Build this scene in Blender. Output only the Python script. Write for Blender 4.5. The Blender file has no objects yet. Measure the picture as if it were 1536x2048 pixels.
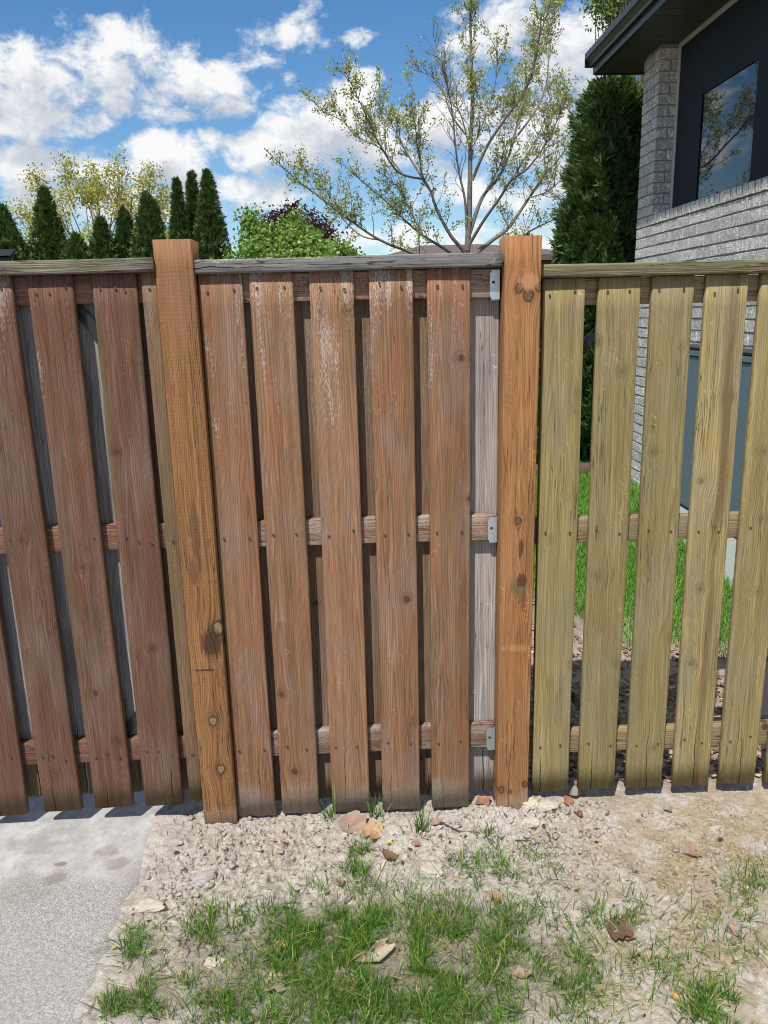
import bpy, bmesh, math, random
import numpy as np
from mathutils import Vector, Matrix, noise as mnoise

SC = bpy.context.scene
COL = SC.collection
RAD = math.radians

# ------------------------------------------------------------------ camera
CAM_O = Vector((0.0, -2.657, 1.8402))
CAM_F = Vector((0.0254, 0.9704, -0.2402)).normalized()
CAM_R = Vector((0.9992, -0.0321, -0.0239)).normalized()
CAM_U = CAM_R.cross(CAM_F).normalized()
FPX = 1604.14                       # focal length in pixels of the 1536 x 2048 photograph
cam_data = bpy.data.cameras.new('camera')
cam = bpy.data.objects.new('camera', cam_data)
COL.objects.link(cam)
cam_data.sensor_fit = 'VERTICAL'
cam_data.sensor_height = 36.0
cam_data.sensor_width = 27.0
cam_data.lens = FPX / 2048 * 36.0
cam_data.clip_start = 0.05
cam_data.clip_end = 2000
m = Matrix.Identity(4)
for i in range(3):
    m[i][0] = CAM_R[i]; m[i][1] = CAM_U[i]; m[i][2] = -CAM_F[i]; m[i][3] = CAM_O[i]
cam.matrix_world = m
SC.camera = cam

def ray(px, py):
    return CAM_F + CAM_R * ((px - 768) / FPX) - CAM_U * ((py - 1024) / FPX)
def atY(px, py, Y):
    d = ray(px, py); return CAM_O + d * ((Y - CAM_O.y) / d.y)
def atZ(px, py, Z):
    d = ray(px, py); return CAM_O + d * ((Z - CAM_O.z) / d.z)

# ------------------------------------------------------------------ node helper
class G:
    """Tiny node-tree builder."""
    def __init__(s, nt):
        s.nt = nt; s.n = nt.nodes; s.l = nt.links
    def _set(s, sock, v):
        if v is None: return
        if isinstance(v, bpy.types.NodeSocket): s.l.new(v, sock)
        else:
            if hasattr(sock, 'default_value'):
                try: sock.default_value = v
                except Exception:
                    sock.default_value = (v[0], v[1], v[2], 1.0) if len(v) == 3 else v
    def node(s, t, ins=None, **kw):
        n = s.n.new(t)
        for k, v in kw.items(): setattr(n, k, v)
        for k, v in (ins or {}).items(): s._set(n.inputs[k], v)
        return n
    def m(s, op, a, b=None, c=None, clamp=False):
        n = s.node('ShaderNodeMath', operation=op); n.use_clamp = clamp
        s._set(n.inputs[0], a); s._set(n.inputs[1], b); s._set(n.inputs[2], c)
        return n.outputs[0]
    def vm(s, op, a, b=None):
        n = s.node('ShaderNodeVectorMath', operation=op)
        s._set(n.inputs[0], a); s._set(n.inputs[1], b)
        return n.outputs[1] if op in ('LENGTH', 'DISTANCE', 'DOT_PRODUCT') else n.outputs[0]
    def sep(s, v):
        n = s.node('ShaderNodeSeparateXYZ'); s._set(n.inputs[0], v); return n.outputs
    def com(s, x=0.0, y=0.0, z=0.0):
        n = s.node('ShaderNodeCombineXYZ')
        s._set(n.inputs[0], x); s._set(n.inputs[1], y); s._set(n.inputs[2], z); return n.outputs[0]
    def noise(s, vec, scale=1.0, detail=2.0, rough=0.5, dist=0.0, col=False):
        n = s.node('ShaderNodeTexNoise')
        s._set(n.inputs['Vector'], vec); s._set(n.inputs['Scale'], scale)
        s._set(n.inputs['Detail'], detail); s._set(n.inputs['Roughness'], rough); s._set(n.inputs['Distortion'], dist)
        return n.outputs[1 if col else 0]
    def vor(s, vec, scale=1.0, feature='F1', rnd=1.0):
        n = s.node('ShaderNodeTexVoronoi', feature=feature)
        s._set(n.inputs['Vector'], vec); s._set(n.inputs['Scale'], scale); s._set(n.inputs['Randomness'], rnd)
        return n.outputs
    def mr(s, v, a, b, c=0.0, d=1.0, smooth=False):
        n = s.node('ShaderNodeMapRange'); n.clamp = True
        if smooth: n.interpolation_type = 'SMOOTHSTEP'
        for i, q in enumerate((v, a, b, c, d)): s._set(n.inputs[i], q)
        return n.outputs[0]
    def mix(s, f, a, b, blend='MIX'):
        n = s.node('ShaderNodeMix', data_type='RGBA', blend_type=blend); n.clamp_factor = True
        s._set(n.inputs[0], f); s._set(n.inputs[6], rgba(a)); s._set(n.inputs[7], rgba(b)); return n.outputs[2]
    def obj(s): return s.node('ShaderNodeTexCoord').outputs['Object']
    def rnd(s): return s.node('ShaderNodeObjectInfo').outputs['Random']
    def attr(s, name): return s.node('ShaderNodeAttribute', attribute_name=name).outputs
    def bump(s, h, strength=0.5, dist=0.002, normal=None):
        n = s.node('ShaderNodeBump'); s._set(n.inputs['Height'], h)
        s._set(n.inputs['Strength'], strength); s._set(n.inputs['Distance'], dist); s._set(n.inputs['Normal'], normal)
        return n.outputs[0]
def rgba(c):
    if isinstance(c, tuple) and len(c) == 3: return (c[0], c[1], c[2], 1.0)
    return c
def new_mat(name):
    mt = bpy.data.materials.new(name); mt.use_nodes = True
    nt = mt.node_tree; nt.nodes.clear()
    g = G(nt)
    out = g.node('ShaderNodeOutputMaterial')
    bs = g.node('ShaderNodeBsdfPrincipled')
    nt.links.new(bs.outputs[0], out.inputs[0])
    return mt, g, bs
def plain(name, col, rough=0.6, metal=0.0, var=0.12, scale=30.0, bump=0.0, spec=0.5):
    mt, g, b = new_mat(name)
    o = g.obj()
    n = g.noise(o, scale, 4, 0.6)
    dark = tuple(c * (1 - var) for c in col); lite = tuple(min(1, c * (1 + var)) for c in col)
    g._set(b.inputs['Base Color'], g.mix(n, dark, lite))
    b.inputs['Roughness'].default_value = rough; b.inputs['Metallic'].default_value = metal
    b.inputs['Specular IOR Level'].default_value = spec
    if bump: g._set(b.inputs['Normal'], g.bump(n, bump, 0.003))
    return mt

# ------------------------------------------------------------------ world: sky with fair-weather clouds
SUN_EL, SUN_AZ = RAD(58.5), RAD(26.0)       # the sun stands behind the camera, to its left
to_sun = Vector((-math.sin(SUN_AZ) * math.cos(SUN_EL), -math.cos(SUN_AZ) * math.cos(SUN_EL), math.sin(SUN_EL)))
world = bpy.data.worlds.new('World'); SC.world = world; world.use_nodes = True
wnt = world.node_tree; wnt.nodes.clear(); w = G(wnt)
sky = w.node('ShaderNodeTexSky', sky_type='NISHITA')
sky.sun_disc = False; sky.sun_elevation = SUN_EL
sky.sun_rotation = math.atan2(to_sun.x, to_sun.y)
sky.air_density = 1.0; sky.dust_density = 0.3; sky.ozone_density = 2.5; sky.altitude = 200
wd = w.vm('NORMALIZE', w.node('ShaderNodeTexCoord').outputs['Generated'])
# cloud banks: (azimuth, elevation) in degrees, half sizes, weight -- a handful of cumulus banks in front, loose ones all round
def azel(px, py):
    d = ray(px, py).normalized(); return math.degrees(math.atan2(d.x, d.y)), math.degrees(math.asin(d.z))
CLOUDS = [  # px, py, rx, ry, weight (pixels of the photograph, turned into directions)
    (50, 150, 150, 75, 0.9), (60, 225, 140, 48, 1.0), (250, 120, 170, 75, 0.85), (215, 75, 70, 45, 0.7), (300, 195, 130, 45, 0.75),
    (425, 170, 85, 55, 1.05), (470, 215, 45, 25, 0.7), (365, 228, 62, 15, 0.8),
    (570, 70, 80, 38, 0.62), (630, 30, 30, 30, 0.5), (725, 82, 36, 18, 0.55), (505, 120, 60, 50, 0.45),
    (50, 330, 130, 60, 1.0), (190, 335, 90, 45, 1.0), (330, 320, 95, 55, 1.2), (240, 410, 240, 50, 0.9), (430, 285, 36, 30, 0.8),
    (500, 390, 130, 45, 0.9), (560, 300, 120, 45, 1.1), (640, 250, 110, 70, 1.2), (700, 190, 70, 55, 1.2), (720, 290, 130, 60, 1.1),
    (880, 240, 110, 60, 1.05), (900, 330, 90, 40, 0.6), (1000, 60, 110, 75, 0.95), (1130, 110, 100, 100, 1.0), (1060, 260, 130, 80, 1.0),
    (930, 110, 50, 70, 0.7), (960, 390, 160, 40, 0.75), (1120, 380, 120, 60, 0.9), (800, 480, 260, 28, 0.75), (1100, 470, 120, 40, 0.9), (1180, 180, 60, 70, 0.8),
]
wx, wy, wz = w.sep(wd)[:3]
az = w.m('MULTIPLY', w.m('ARCTAN2', wx, wy), 57.2958)
el = w.m('MULTIPLY', w.m('ARCSINE', wz), 57.2958)
vel = w.com(az, w.m('MULTIPLY', el, 1.35), 0.0)
warp = w.vm('MULTIPLY', w.vm('SUBTRACT', w.noise(vel, 0.16, 3, 0.55, col=True), (0.5, 0.5, 0.5)), (3.2, 2.2, 0.0))
ae = w.vm('ADD', w.com(az, el, 0.0), warp)
def banks(vec, lst):
    tot = None
    for (px, py, rx, ry, wt) in lst:
        a0, e0 = azel(px, py); ra = abs(azel(px + rx, py)[0] - a0); re = abs(azel(px, py - ry)[1] - e0)
        n = w.node('ShaderNodeVectorMath', operation='MULTIPLY_ADD')
        w._set(n.inputs[0], vec); n.inputs[1].default_value = (1 / ra, 1 / re, 0); n.inputs[2].default_value = (-a0 / ra, -e0 / re, 0)
        b = w.m('MULTIPLY_ADD', w.vm('DOT_PRODUCT', n.outputs[0], n.outputs[0]), -0.55 * wt, wt)
        tot = b if tot is None else w.m('SMOOTH_MAX', tot, b, 0.25)
    return w.m('MAXIMUM', tot, -0.6)
# everywhere else: the same kind of cumulus scattered on a high flat layer
zz = w.m('ADD', w.m('MAXIMUM', wz, 0.0), 0.18)
gen = w.mr(w.noise(w.com(w.m('DIVIDE', wx, zz), w.m('DIVIDE', wy, zz), 0.0), 1.15, 3, 0.5), 0.30, 0.58, -0.8, 1.0)
infr = w.m('MULTIPLY', w.mr(w.m('ABSOLUTE', az), 27.0, 38.0, 1.0, 0.0), w.mr(el, 26.0, 36.0, 1.0, 0.0))
def blend(v): return w.m('ADD', w.m('MULTIPLY', v, infr), w.m('MULTIPLY', gen, w.m('SUBTRACT', 1.0, infr)))
puff = w.m('MULTIPLY', w.m('SUBTRACT', w.noise(vel, 0.42, 7, 0.64, 0.25), 0.5), 2.7)
puff_up = w.m('MULTIPLY', w.m('SUBTRACT', w.noise(w.vm('ADD', vel, (-0.5, 2.4, 0.0)), 0.42, 3, 0.6, 0.25), 0.5), 2.1)
dens = w.m('ADD', blend(banks(ae, CLOUDS)), puff)
big = [c for c in CLOUDS if c[4] >= 0.85 and c[2] >= 80]
dens_up = w.m('ADD', blend(banks(w.vm('ADD', ae, (-0.5, 1.8, 0.0)), big)), puff_up)
cover = w.mr(dens, 0.18, 0.95, 0.0, 1.0, True)
shade = w.mr(w.m('SUBTRACT', dens_up, w.m('MULTIPLY', dens, 0.35)), 0.0, 0.85, 0.0, 1.0)
cl_col = w.mix(shade, (7.3, 7.25, 7.2), (4.2, 4.5, 5.0))
hsv = w.node('ShaderNodeHueSaturation', {'Saturation': 1.27, 'Value': 0.95, 'Color': sky.outputs[0]})
sky_col = w.mix(w.m('MULTIPLY', cover, 0.96), hsv.outputs[0], cl_col)
bg = w.node('ShaderNodeBackground', {'Color': sky_col, 'Strength': 0.115})
wout = w.node('ShaderNodeOutputWorld'); wnt.links.new(bg.outputs[0], wout.inputs[0])

sun_d = bpy.data.lights.new('sun', 'SUN'); sun = bpy.data.objects.new('sun', sun_d); COL.objects.link(sun)
sun_d.energy = 4.6; sun_d.angle = RAD(0.55); sun_d.color = (1.0, 0.955, 0.88)
sun.rotation_euler = to_sun.to_track_quat('Z', 'Y').to_euler()
sun.location = to_sun * 30
vs = SC.view_settings
vs.view_transform = 'Standard'; vs.look = 'None'; vs.gamma = 1.0; vs.exposure = 0.24; vs.use_curve_mapping = False
SC.render.engine = 'CYCLES'
cy = SC.cycles
cy.use_denoising = True
cy.filter_width = 1.0
cy.use_adaptive_sampling = True; cy.adaptive_threshold = 0.014; cy.adaptive_min_samples = 16
cy.max_bounces = 6; cy.diffuse_bounces = 3; cy.glossy_bounces = 3; cy.transmission_bounces = 4; cy.transparent_max_bounces = 6
cy.caustics_reflective = False; cy.caustics_refractive = False

# ------------------------------------------------------------------ object helpers
def tag(o, label=None, cat=None, group=None, kind=None):
    if label: o['label'] = label
    if cat: o['category'] = cat
    if group: o['group'] = group
    if kind: o['kind'] = kind
    return o
def empty(name, loc=(0, 0, 0), label=None, cat=None, group=None, rot=(0, 0, 0)):
    o = bpy.data.objects.new(name, None); COL.objects.link(o)
    o.location = loc; o.rotation_euler = rot; o.empty_display_size = 0.1
    tag(o, label, cat, group); return o
def link(name, me, parent=None, loc=(0, 0, 0), rot=(0, 0, 0), scale=(1, 1, 1)):
    o = bpy.data.objects.new(name, me); COL.objects.link(o)
    o.location = loc; o.rotation_euler = rot; o.scale = scale
    if parent: o.parent = parent
    return o
def mesh(name, verts, faces, mats, smooth=False, midx=None, cols=None):
    me = bpy.data.meshes.new(name)
    me.from_pydata([tuple(v) for v in verts], [], faces)
    for mt in (mats if isinstance(mats, (list, tuple)) else [mats]): me.materials.append(mt)
    if midx is not None: me.polygons.foreach_set('material_index', midx)
    if smooth: me.polygons.foreach_set('use_smooth', [True] * len(me.polygons))
    if cols is not None:
        a = me.color_attributes.new('Col', 'FLOAT_COLOR', 'POINT')
        c = np.ones((len(verts), 4), dtype=np.float32); c[:, :3] = np.asarray(cols, dtype=np.float32)
        a.data.foreach_set('color', c.ravel())
    me.update(); return me
class MB:
    """Collects boxes, tubes and prisms into one mesh."""
    def __init__(s): s.v = []; s.f = []; s.mi = []
    def add(s, vs, fs, mi=0):
        b = len(s.v); s.v += [tuple(v) for v in vs]; s.f += [tuple(i + b for i in f) for f in fs]; s.mi += [mi] * len(fs)
    def box(s, a, b, mi=0):
        x0, y0, z0 = a; x1, y1, z1 = b
        s.add([(x0, y0, z0), (x1, y0, z0), (x1, y1, z0), (x0, y1, z0), (x0, y0, z1), (x1, y0, z1), (x1, y1, z1), (x0, y1, z1)],
              [(0, 3, 2, 1), (4, 5, 6, 7), (0, 1, 5, 4), (1, 2, 6, 5), (2, 3, 7, 6), (3, 0, 4, 7)], mi)
    def bbox(s, a, b, r, mi=0):      # box with chamfered edges
        bm = bmesh.new(); bmesh.ops.create_cube(bm, size=1.0)
        for v in bm.verts: v.co = Vector([(a[i] + b[i]) / 2 + v.co[i] * (b[i] - a[i]) for i in range(3)])
        bmesh.ops.bevel(bm, geom=list(bm.edges), offset=r, segments=2, affect='EDGES', profile=0.6)
        bm.verts.index_update()
        s.add([v.co[:] for v in bm.verts], [[v.index for v in f.verts] for f in bm.faces], mi); bm.free()
    def tube(s, pts, rad, n=6, mi=0, cap=True):
        pts = [Vector(p) for p in pts]
        if not isinstance(rad, (list, tuple)): rad = [rad] * len(pts)
        rings = []; b = len(s.v); up = Vector((0.13, 0.37, 0.92))
        for i, p in enumerate(pts):
            t = (pts[min(i + 1, len(pts) - 1)] - pts[max(i - 1, 0)])
            if t.length < 1e-9: t = Vector((0, 0, 1))
            t.normalize()
            u = t.cross(up)
            if u.length < 0.05: u = t.cross(Vector((1, 0, 0)))
            u.normalize(); v = t.cross(u)
            for k in range(n):
                a = 2 * math.pi * k / n
                s.v.append(tuple(p + (u * math.cos(a) + v * math.sin(a)) * rad[i]))
        for i in range(len(pts) - 1):
            for k in range(n):
                q = (k + 1) % n
                s.f.append((b + i * n + k, b + i * n + q, b + (i + 1) * n + q, b + (i + 1) * n + k)); s.mi.append(mi)
        if cap:
            s.f.append(tuple(b + k for k in range(n))); s.mi.append(mi)
            e = b + (len(pts) - 1) * n
            s.f.append(tuple(e + n - 1 - k for k in range(n))); s.mi.append(mi)
    def prism(s, prof, y0, y1, mi=0):      # closed (x,z) profile swept along y
        n = len(prof)
        vs = [(x, y0, z) for x, z in prof] + [(x, y1, z) for x, z in prof]
        fs = [(i, (i + 1) % n, n + (i + 1) % n, n + i) for i in range(n)] + [tuple(range(n - 1, -1, -1)), tuple(range(n, 2 * n))]
        s.add(vs, fs, mi)
    def me(s, name, mats, smooth=False, cols=None): return mesh(name, s.v, s.f, mats, smooth, s.mi, cols)
    def build(s, name, mats, parent=None, smooth=False, loc=(0, 0, 0)): return link(name, s.me(name, mats, smooth), parent, loc)

# ------------------------------------------------------------------ numpy noise
def vhash(ix, iy, seed):
    h = (ix.astype(np.int64) * 374761393 + iy.astype(np.int64) * 668265263 + seed * 974711) & 0xFFFFFFFF
    h = ((h ^ (h >> 13)) * 1274126177) & 0xFFFFFFFF
    return ((h ^ (h >> 16)) & 0xFFFF) / 65535.0
def vnoise(x, y, seed=0):
    x = np.asarray(x, float); y = np.asarray(y, float)
    ix = np.floor(x); iy = np.floor(y); fx = x - ix; fy = y - iy
    fx = fx * fx * (3 - 2 * fx); fy = fy * fy * (3 - 2 * fy)
    a = vhash(ix, iy, seed); b = vhash(ix + 1, iy, seed); c = vhash(ix, iy + 1, seed); d = vhash(ix + 1, iy + 1, seed)
    return (a * (1 - fx) + b * fx) * (1 - fy) + (c * (1 - fx) + d * fx) * fy
def fbm(x, y, seed=0, oct=4):
    t = 0; a = 0.5; n = 0
    for o in range(oct):
        t = t + a * vnoise(x * 2 ** o, y * 2 ** o, seed + o * 7); n += a; a *= 0.5
    return t / n
def sstep(a, b, x):
    t = np.clip((x - a) / (b - a), 0, 1); return t * t * (3 - 2 * t)

# ------------------------------------------------------------------ wood
def wood_mat(name, dark, light, late=0.35, streak=None, streak_amt=0.0, white=0.0, white_lo=0.9, green=0.0, grey=0.0,
             knots=(), knot_col=(0.05, 0.03, 0.018), knot_k=5.5, rough=0.78, ringf=1.0, saw=0.0, stains=(), crack=0.5, ring_arch=1.0, hcrack=False, auto_knots=True, mud=0.0, heart=0.0, cov=0.5, kr=1.0):
    """Sawn timber: local z runs along the grain, x across the face."""
    mt, g, b = new_mat(name)
    P = g.obj(); x, y, z = g.sep(P)[:3]
    r = g.rnd(); sd = g.m('MULTIPLY', r, 61.7)
    rb = g.m('FRACT', g.m('MULTIPLY', r, 17.31)); rc = g.m('FRACT', g.m('MULTIPLY', r, 53.77))
    xs = g.m('ADD', x, g.m('MULTIPLY', y, 0.6))
    kx = xs; kmask = None; kring = None; ksoft = None
    def push(kx, rx, rz, r2, R2, fall):
        return g.m('SUBTRACT', kx, g.m('MULTIPLY', g.m('DIVIDE', g.m('MULTIPLY', rx, R2), g.m('ADD', r2, R2)), fall))
    if auto_knots:
        kv = g.com(g.m('ADD', xs, sd), g.m('ADD', z, g.m('MULTIPLY', sd, 1.7)), g.m('MULTIPLY', sd, 0.31))
        wob = g.noise(kv, 30.0, 2, 0.5, col=True)
        kv2 = g.vm('ADD', kv, g.vm('MULTIPLY', g.vm('SUBTRACT', wob, (0.5, 0.5, 0.5)), (0.012, 0.012, 0.0)))
        vo = g.vor(kv2, knot_k)
        rel = g.vm('SUBTRACT', kv2, vo['Position']); rx, rz, _ = g.sep(rel)[:3]
        d = vo['Distance']; r2 = g.m('MULTIPLY', g.m('MULTIPLY', d, d), 1.0 / knot_k ** 2)
        fall = g.mr(d, 0.12, 0.5, 1.0, 0.0, True)
        kx = push(kx, rx, rz, r2, 0.00035, fall)
        kmask = g.mr(d, 0.054 * kr, 0.068 * kr, 1.0, 0.0); ksoft = g.mr(d, 0.06 * kr, 0.19 * kr, 1.0, 0.0, True)
        kring = g.m('MULTIPLY', d, 55.0)
    krim = None
    for (kx0, kz0, kr) in knots:            # named knots, in metres on the front face
        rx = g.m('SUBTRACT', x, kx0); rz = g.m('MULTIPLY', g.m('SUBTRACT', z, kz0), 0.82)
        wv = g.m('MULTIPLY', g.m('SUBTRACT', g.noise(P, 45.0, 2), 0.5), kr * 0.9)
        r2 = g.m('ADD', g.m('MULTIPLY', rx, rx), g.m('MULTIPLY', rz, rz)); rr = g.m('ADD', g.m('SQRT', r2), wv)
        kx = push(kx, rx, rz, r2, (kr * 1.6) ** 2, g.mr(rr, kr * 1.5, kr * 8.0, 1.0, 0.0, True))
        kk_ = kr
        rim = g.m('MULTIPLY', g.mr(rr, kr * 0.62, kr * 0.85, 0.0, 1.0), g.mr(rr, kr * 0.9, kr * 1.2, 1.0, 0.0))
        krim = rim if krim is None else g.m('MAXIMUM', krim, rim)
        k1 = g.mr(rr, kr * 0.75, kr * 1.05, 1.0, 0.0); k2 = g.mr(rr, kr * 0.9, kr * 2.6, 1.0, 0.0, True)
        kmask = k1 if kmask is None else g.m('MAXIMUM', kmask, k1); ksoft = k2 if ksoft is None else g.m('MAXIMUM', ksoft, k2)
    lowv = g.com(g.m('ADD', g.m('MULTIPLY', kx, 7.0), sd), g.m('ADD', g.m('MULTIPLY', z, 1.1), sd), sd)
    low = g.noise(lowv, 1.0, 2, 0.5)
    xc = g.m('ADD', g.m('MULTIPLY', g.m('SUBTRACT', rb, 0.5), 0.09), g.m('MULTIPLY', g.m('SUBTRACT', low, 0.5), 0.05))
    dx = g.m('SUBTRACT', kx, xc)
    arch = g.m('MULTIPLY', g.m('MULTIPLY', dx, dx), 1500.0 * ringf)
    t = g.m('ADD', g.m('ADD', arch, g.m('MULTIPLY', z, 2.6 * ring_arch)), g.m('MULTIPLY', low, 7.0))
    t = g.m('ADD', t, g.m('MULTIPLY', g.m('ABSOLUTE', dx), 40.0 * ringf))
    fr = g.m('FRACT', t)
    ring = g.m('MULTIPLY', g.mr(fr, 0.35, 0.88, 0.0, 1.0, True), g.mr(fr, 0.9, 1.0, 1.0, 0.0))
    fibv = g.com(g.m('MULTIPLY', kx, 300.0), g.m('MULTIPLY', y, 300.0), g.m('ADD', g.m('MULTIPLY', z, 7.0), sd))
    fib = g.noise(fibv, 1.0, 3, 0.6)
    stv = g.com(g.m('ADD', g.m('MULTIPLY', kx, 42.0), sd), g.m('MULTIPLY', y, 20.0), g.m('ADD', g.m('MULTIPLY', z, 1.3), sd))
    st = g.noise(stv, 1.0, 4, 0.6)
    blv = g.com(g.m('ADD', g.m('MULTIPLY', x, 9.0), sd), g.m('MULTIPLY', y, 9.0), g.m('ADD', g.m('MULTIPLY', z, 2.4), sd))
    blot = g.noise(blv, 1.0, 4, 0.6, 0.4)
    col = g.mix(g.mr(st, 0.3, 0.7), dark, light)
    md = g.noise(g.com(g.m('ADD', g.m('MULTIPLY', kx, 115.0), sd), g.m('MULTIPLY', y, 60.0), g.m('ADD', g.m('MULTIPLY', z, 1.5), sd)), 1.0, 4, 0.65)
    mdv = g.mr(md, 0.3, 0.7, 0.74, 1.2); col = g.mix(1.0, col, g.com(mdv, mdv, mdv), 'MULTIPLY')
    col = g.mix(g.m('MULTIPLY', rb, 0.30), col, tuple(0.8 * (dark[i_] + light[i_]) / 2 + 0.02 for i_ in range(3)))
    tint = g.m('ADD', 0.78, g.m('MULTIPLY', rc, 0.42))
    col = g.mix(1.0, col, g.com(tint, tint, tint), 'MULTIPLY')
    if streak:
        col = g.mix(g.m('MULTIPLY', g.mr(blot, 0.45, 0.68, 0.0, 1.0, True), streak_amt), col, streak)
    if grey:
        gm = g.mr(g.noise(g.vm('ADD', blv, (13.1, 4.0, 7.7)), 1.0, 4, 0.62), 0.42, 0.7, 0.0, 1.0, True)
        col = g.mix(g.m('MULTIPLY', gm, grey), col, (0.30, 0.285, 0.27))
    if heart:
        hb = g.m('MULTIPLY', g.mr(g.m('ABSOLUTE', g.m('ADD', dx, g.m('MULTIPLY', g.m('SUBTRACT', st, 0.5), 0.05))), 0.006, 0.024, 1.0, 0.0, True), g.mr(rc, 0.45, 0.7, 0.0, heart))
        col = g.mix(g.m('MULTIPLY', hb, g.mr(low, 0.35, 0.6, 0.3, 1.0)), col, (0.145, 0.085, 0.042))
    ringd = g.m('MULTIPLY', ring, late)
    col = g.mix(ringd, col, tuple(c * 0.42 for c in dark))
    col = g.mix(g.m('MULTIPLY', g.mr(fib, 0.38, 0.62), 0.45), col, tuple(c * 0.5 for c in dark))
    crm = None
    if crack:
        cv = g.com(g.m('ADD', g.m('MULTIPLY', kx, 70.0), sd), g.m('MULTIPLY', y, 50.0), g.m('ADD', g.m('MULTIPLY', z, 1.9), sd))
        cn = g.noise(cv, 1.0, 3, 0.5)
        crm = g.m('MULTIPLY', g.mr(g.m('ABSOLUTE', g.m('SUBTRACT', cn, 0.52)), 0.0, 0.014, 1.0, 0.0),
                  g.mr(g.noise(g.vm('ADD', blv, (3.0, 9.0, 2.0)), 1.2, 2), cov, cov + 0.12, 0.0, 1.0))
        col = g.mix(g.m('MULTIPLY', crm, crack), col, (0.02, 0.014, 0.01))
    if ksoft is not None:
        col = g.mix(g.m('MULTIPLY', ksoft, 0.36), col, tuple(c * 0.5 for c in dark))
        kc = g.mix(g.noise(P, 160.0, 2), tuple(c * 0.5 for c in knot_col), tuple(c * 2.2 for c in knot_col))
        col = g.mix(g.m('MULTIPLY', kmask, 0.85), col, kc)
        if krim is not None: col = g.mix(g.m('MULTIPLY', krim, 0.85), col, (0.045, 0.024, 0.014))
    # nicks, scuffs and end splits
    nk = g.vor(g.com(g.m('ADD', g.m('MULTIPLY', x, 26.0), sd), g.m('MULTIPLY', y, 26.0), g.m('ADD', g.m('MULTIPLY', z, 13.0), sd)), 1.0)
    nkm = g.m('MULTIPLY', g.mr(nk['Distance'], 0.03, 0.075, 1.0, 0.0), g.mr(g.sep(nk['Color'])[0], 0.6, 0.62, 0.0, 1.0))
    col = g.mix(g.m('MULTIPLY', nkm, 0.75), col, tuple(c * 0.28 for c in dark))
    scv = g.com(g.m('ADD', g.m('MULTIPLY', x, 14.0), sd), g.m('MULTIPLY', y, 14.0), g.m('ADD', g.m('ADD', g.m('MULTIPLY', z, 55.0), g.m('MULTIPLY', x, 30.0)), sd))
    scm = g.m('MULTIPLY', g.mr(g.m('ABSOLUTE', g.m('SUBTRACT', g.noise(scv, 1.0, 2), 0.5)), 0.0, 0.012, 1.0, 0.0), g.mr(g.noise(blv, 2.3, 2), 0.6, 0.66, 0.0, 1.0))
    col = g.mix(g.m('MULTIPLY', scm, 0.45), col, tuple(min(1, c * 1.5) for c in light))
    spx = g.m('ADD', g.m('MULTIPLY', g.m('SUBTRACT', g.m('FRACT', g.m('MULTIPLY', r, 91.3)), 0.5), 0.08), g.m('MULTIPLY', g.m('SUBTRACT', g.noise(g.com(sd, 0.0, g.m('MULTIPLY', z, 9.0)), 1.0, 3), 0.5), 0.03))
    spl = g.m('MULTIPLY', g.mr(g.m('ABSOLUTE', g.m('SUBTRACT', x, spx)), g.mr(z, 0.0, 0.3, 0.0013, 0.0002), g.mr(z, 0.0, 0.3, 0.0026, 0.0006), 1.0, 0.0), g.mr(z, g.m('ADD', 0.08, g.m('MULTIPLY', rb, 0.22)), g.m('ADD', 0.12, g.m('MULTIPLY', rb, 0.24)), 1.0, 0.0))
    col = g.mix(spl, col, (0.012, 0.009, 0.007))
    for (sx, sz, sw, sh, sc, amt) in stains:  # weather stains with a place of their own
        qx = g.m('DIVIDE', g.m('SUBTRACT', x, sx), sw); qz = g.m('DIVIDE', g.m('SUBTRACT', z, sz), sh)
        dd = g.m('SQRT', g.m('ADD', g.m('MULTIPLY', qx, qx), g.m('MULTIPLY', qz, qz)))
        nn = g.noise(g.com(g.m('MULTIPLY', x, 95.0), 0.0, g.m('MULTIPLY', z, 14.0)), 1.0, 4, 0.65)
        sm = g.mr(g.m('ADD', dd, g.m('MULTIPLY', g.m('SUBTRACT', nn, 0.5), 2.2)), 0.65, 1.05, amt, 0.0)
        col = g.mix(sm, col, sc)
    wf = None
    if white:
        flv = g.com(g.m('ADD', g.m('MULTIPLY', x, 330.0), sd), g.m('MULTIPLY', y, 300.0), g.m('ADD', g.m('MULTIPLY', z, 75.0), sd))
        fl = g.noise(flv, 1.0, 4, 0.66)
        pv = g.com(g.m('ADD', g.m('MULTIPLY', x, 17.0), g.m('MULTIPLY', sd, 2.0)), g.m('MULTIPLY', y, 8.0), g.m('ADD', g.m('MULTIPLY', z, 2.3), sd))
        pt = g.noise(pv, 1.0, 3, 0.55)
        hm = g.mr(z, white_lo, white_lo + 0.85, -0.12, 0.10)
        hm = g.m('ADD', hm, g.m('MULTIPLY', g.m('SUBTRACT', rc, 0.5), 0.05))
        wf = g.mr(g.m('ADD', g.m('ADD', g.m('MULTIPLY', fl, 0.55), g.m('MULTIPLY', pt, 0.62)), hm), 0.655, 0.72, 0.0, white)
        col = g.mix(wf, col, (0.55, 0.51, 0.46))
    if green:
        gz = g.m('MULTIPLY', g.mr(z, 0.02, 0.16, 1.0, 0.0), g.m('MULTIPLY', g.mr(blot, 0.35, 0.62, 0.0, 1.0), g.mr(rc, 0.0, 1.0, 0.35, 1.0)))
        gs = g.mr(g.noise(g.vm('ADD', stv, (5.0, 2.0, 31.0)), 0.7, 3), 0.55, 0.75, 0.0, 0.5)
        col = g.mix(g.m('MULTIPLY', g.m('MAXIMUM', gz, gs), green), col, (0.105, 0.115, 0.042))
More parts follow.
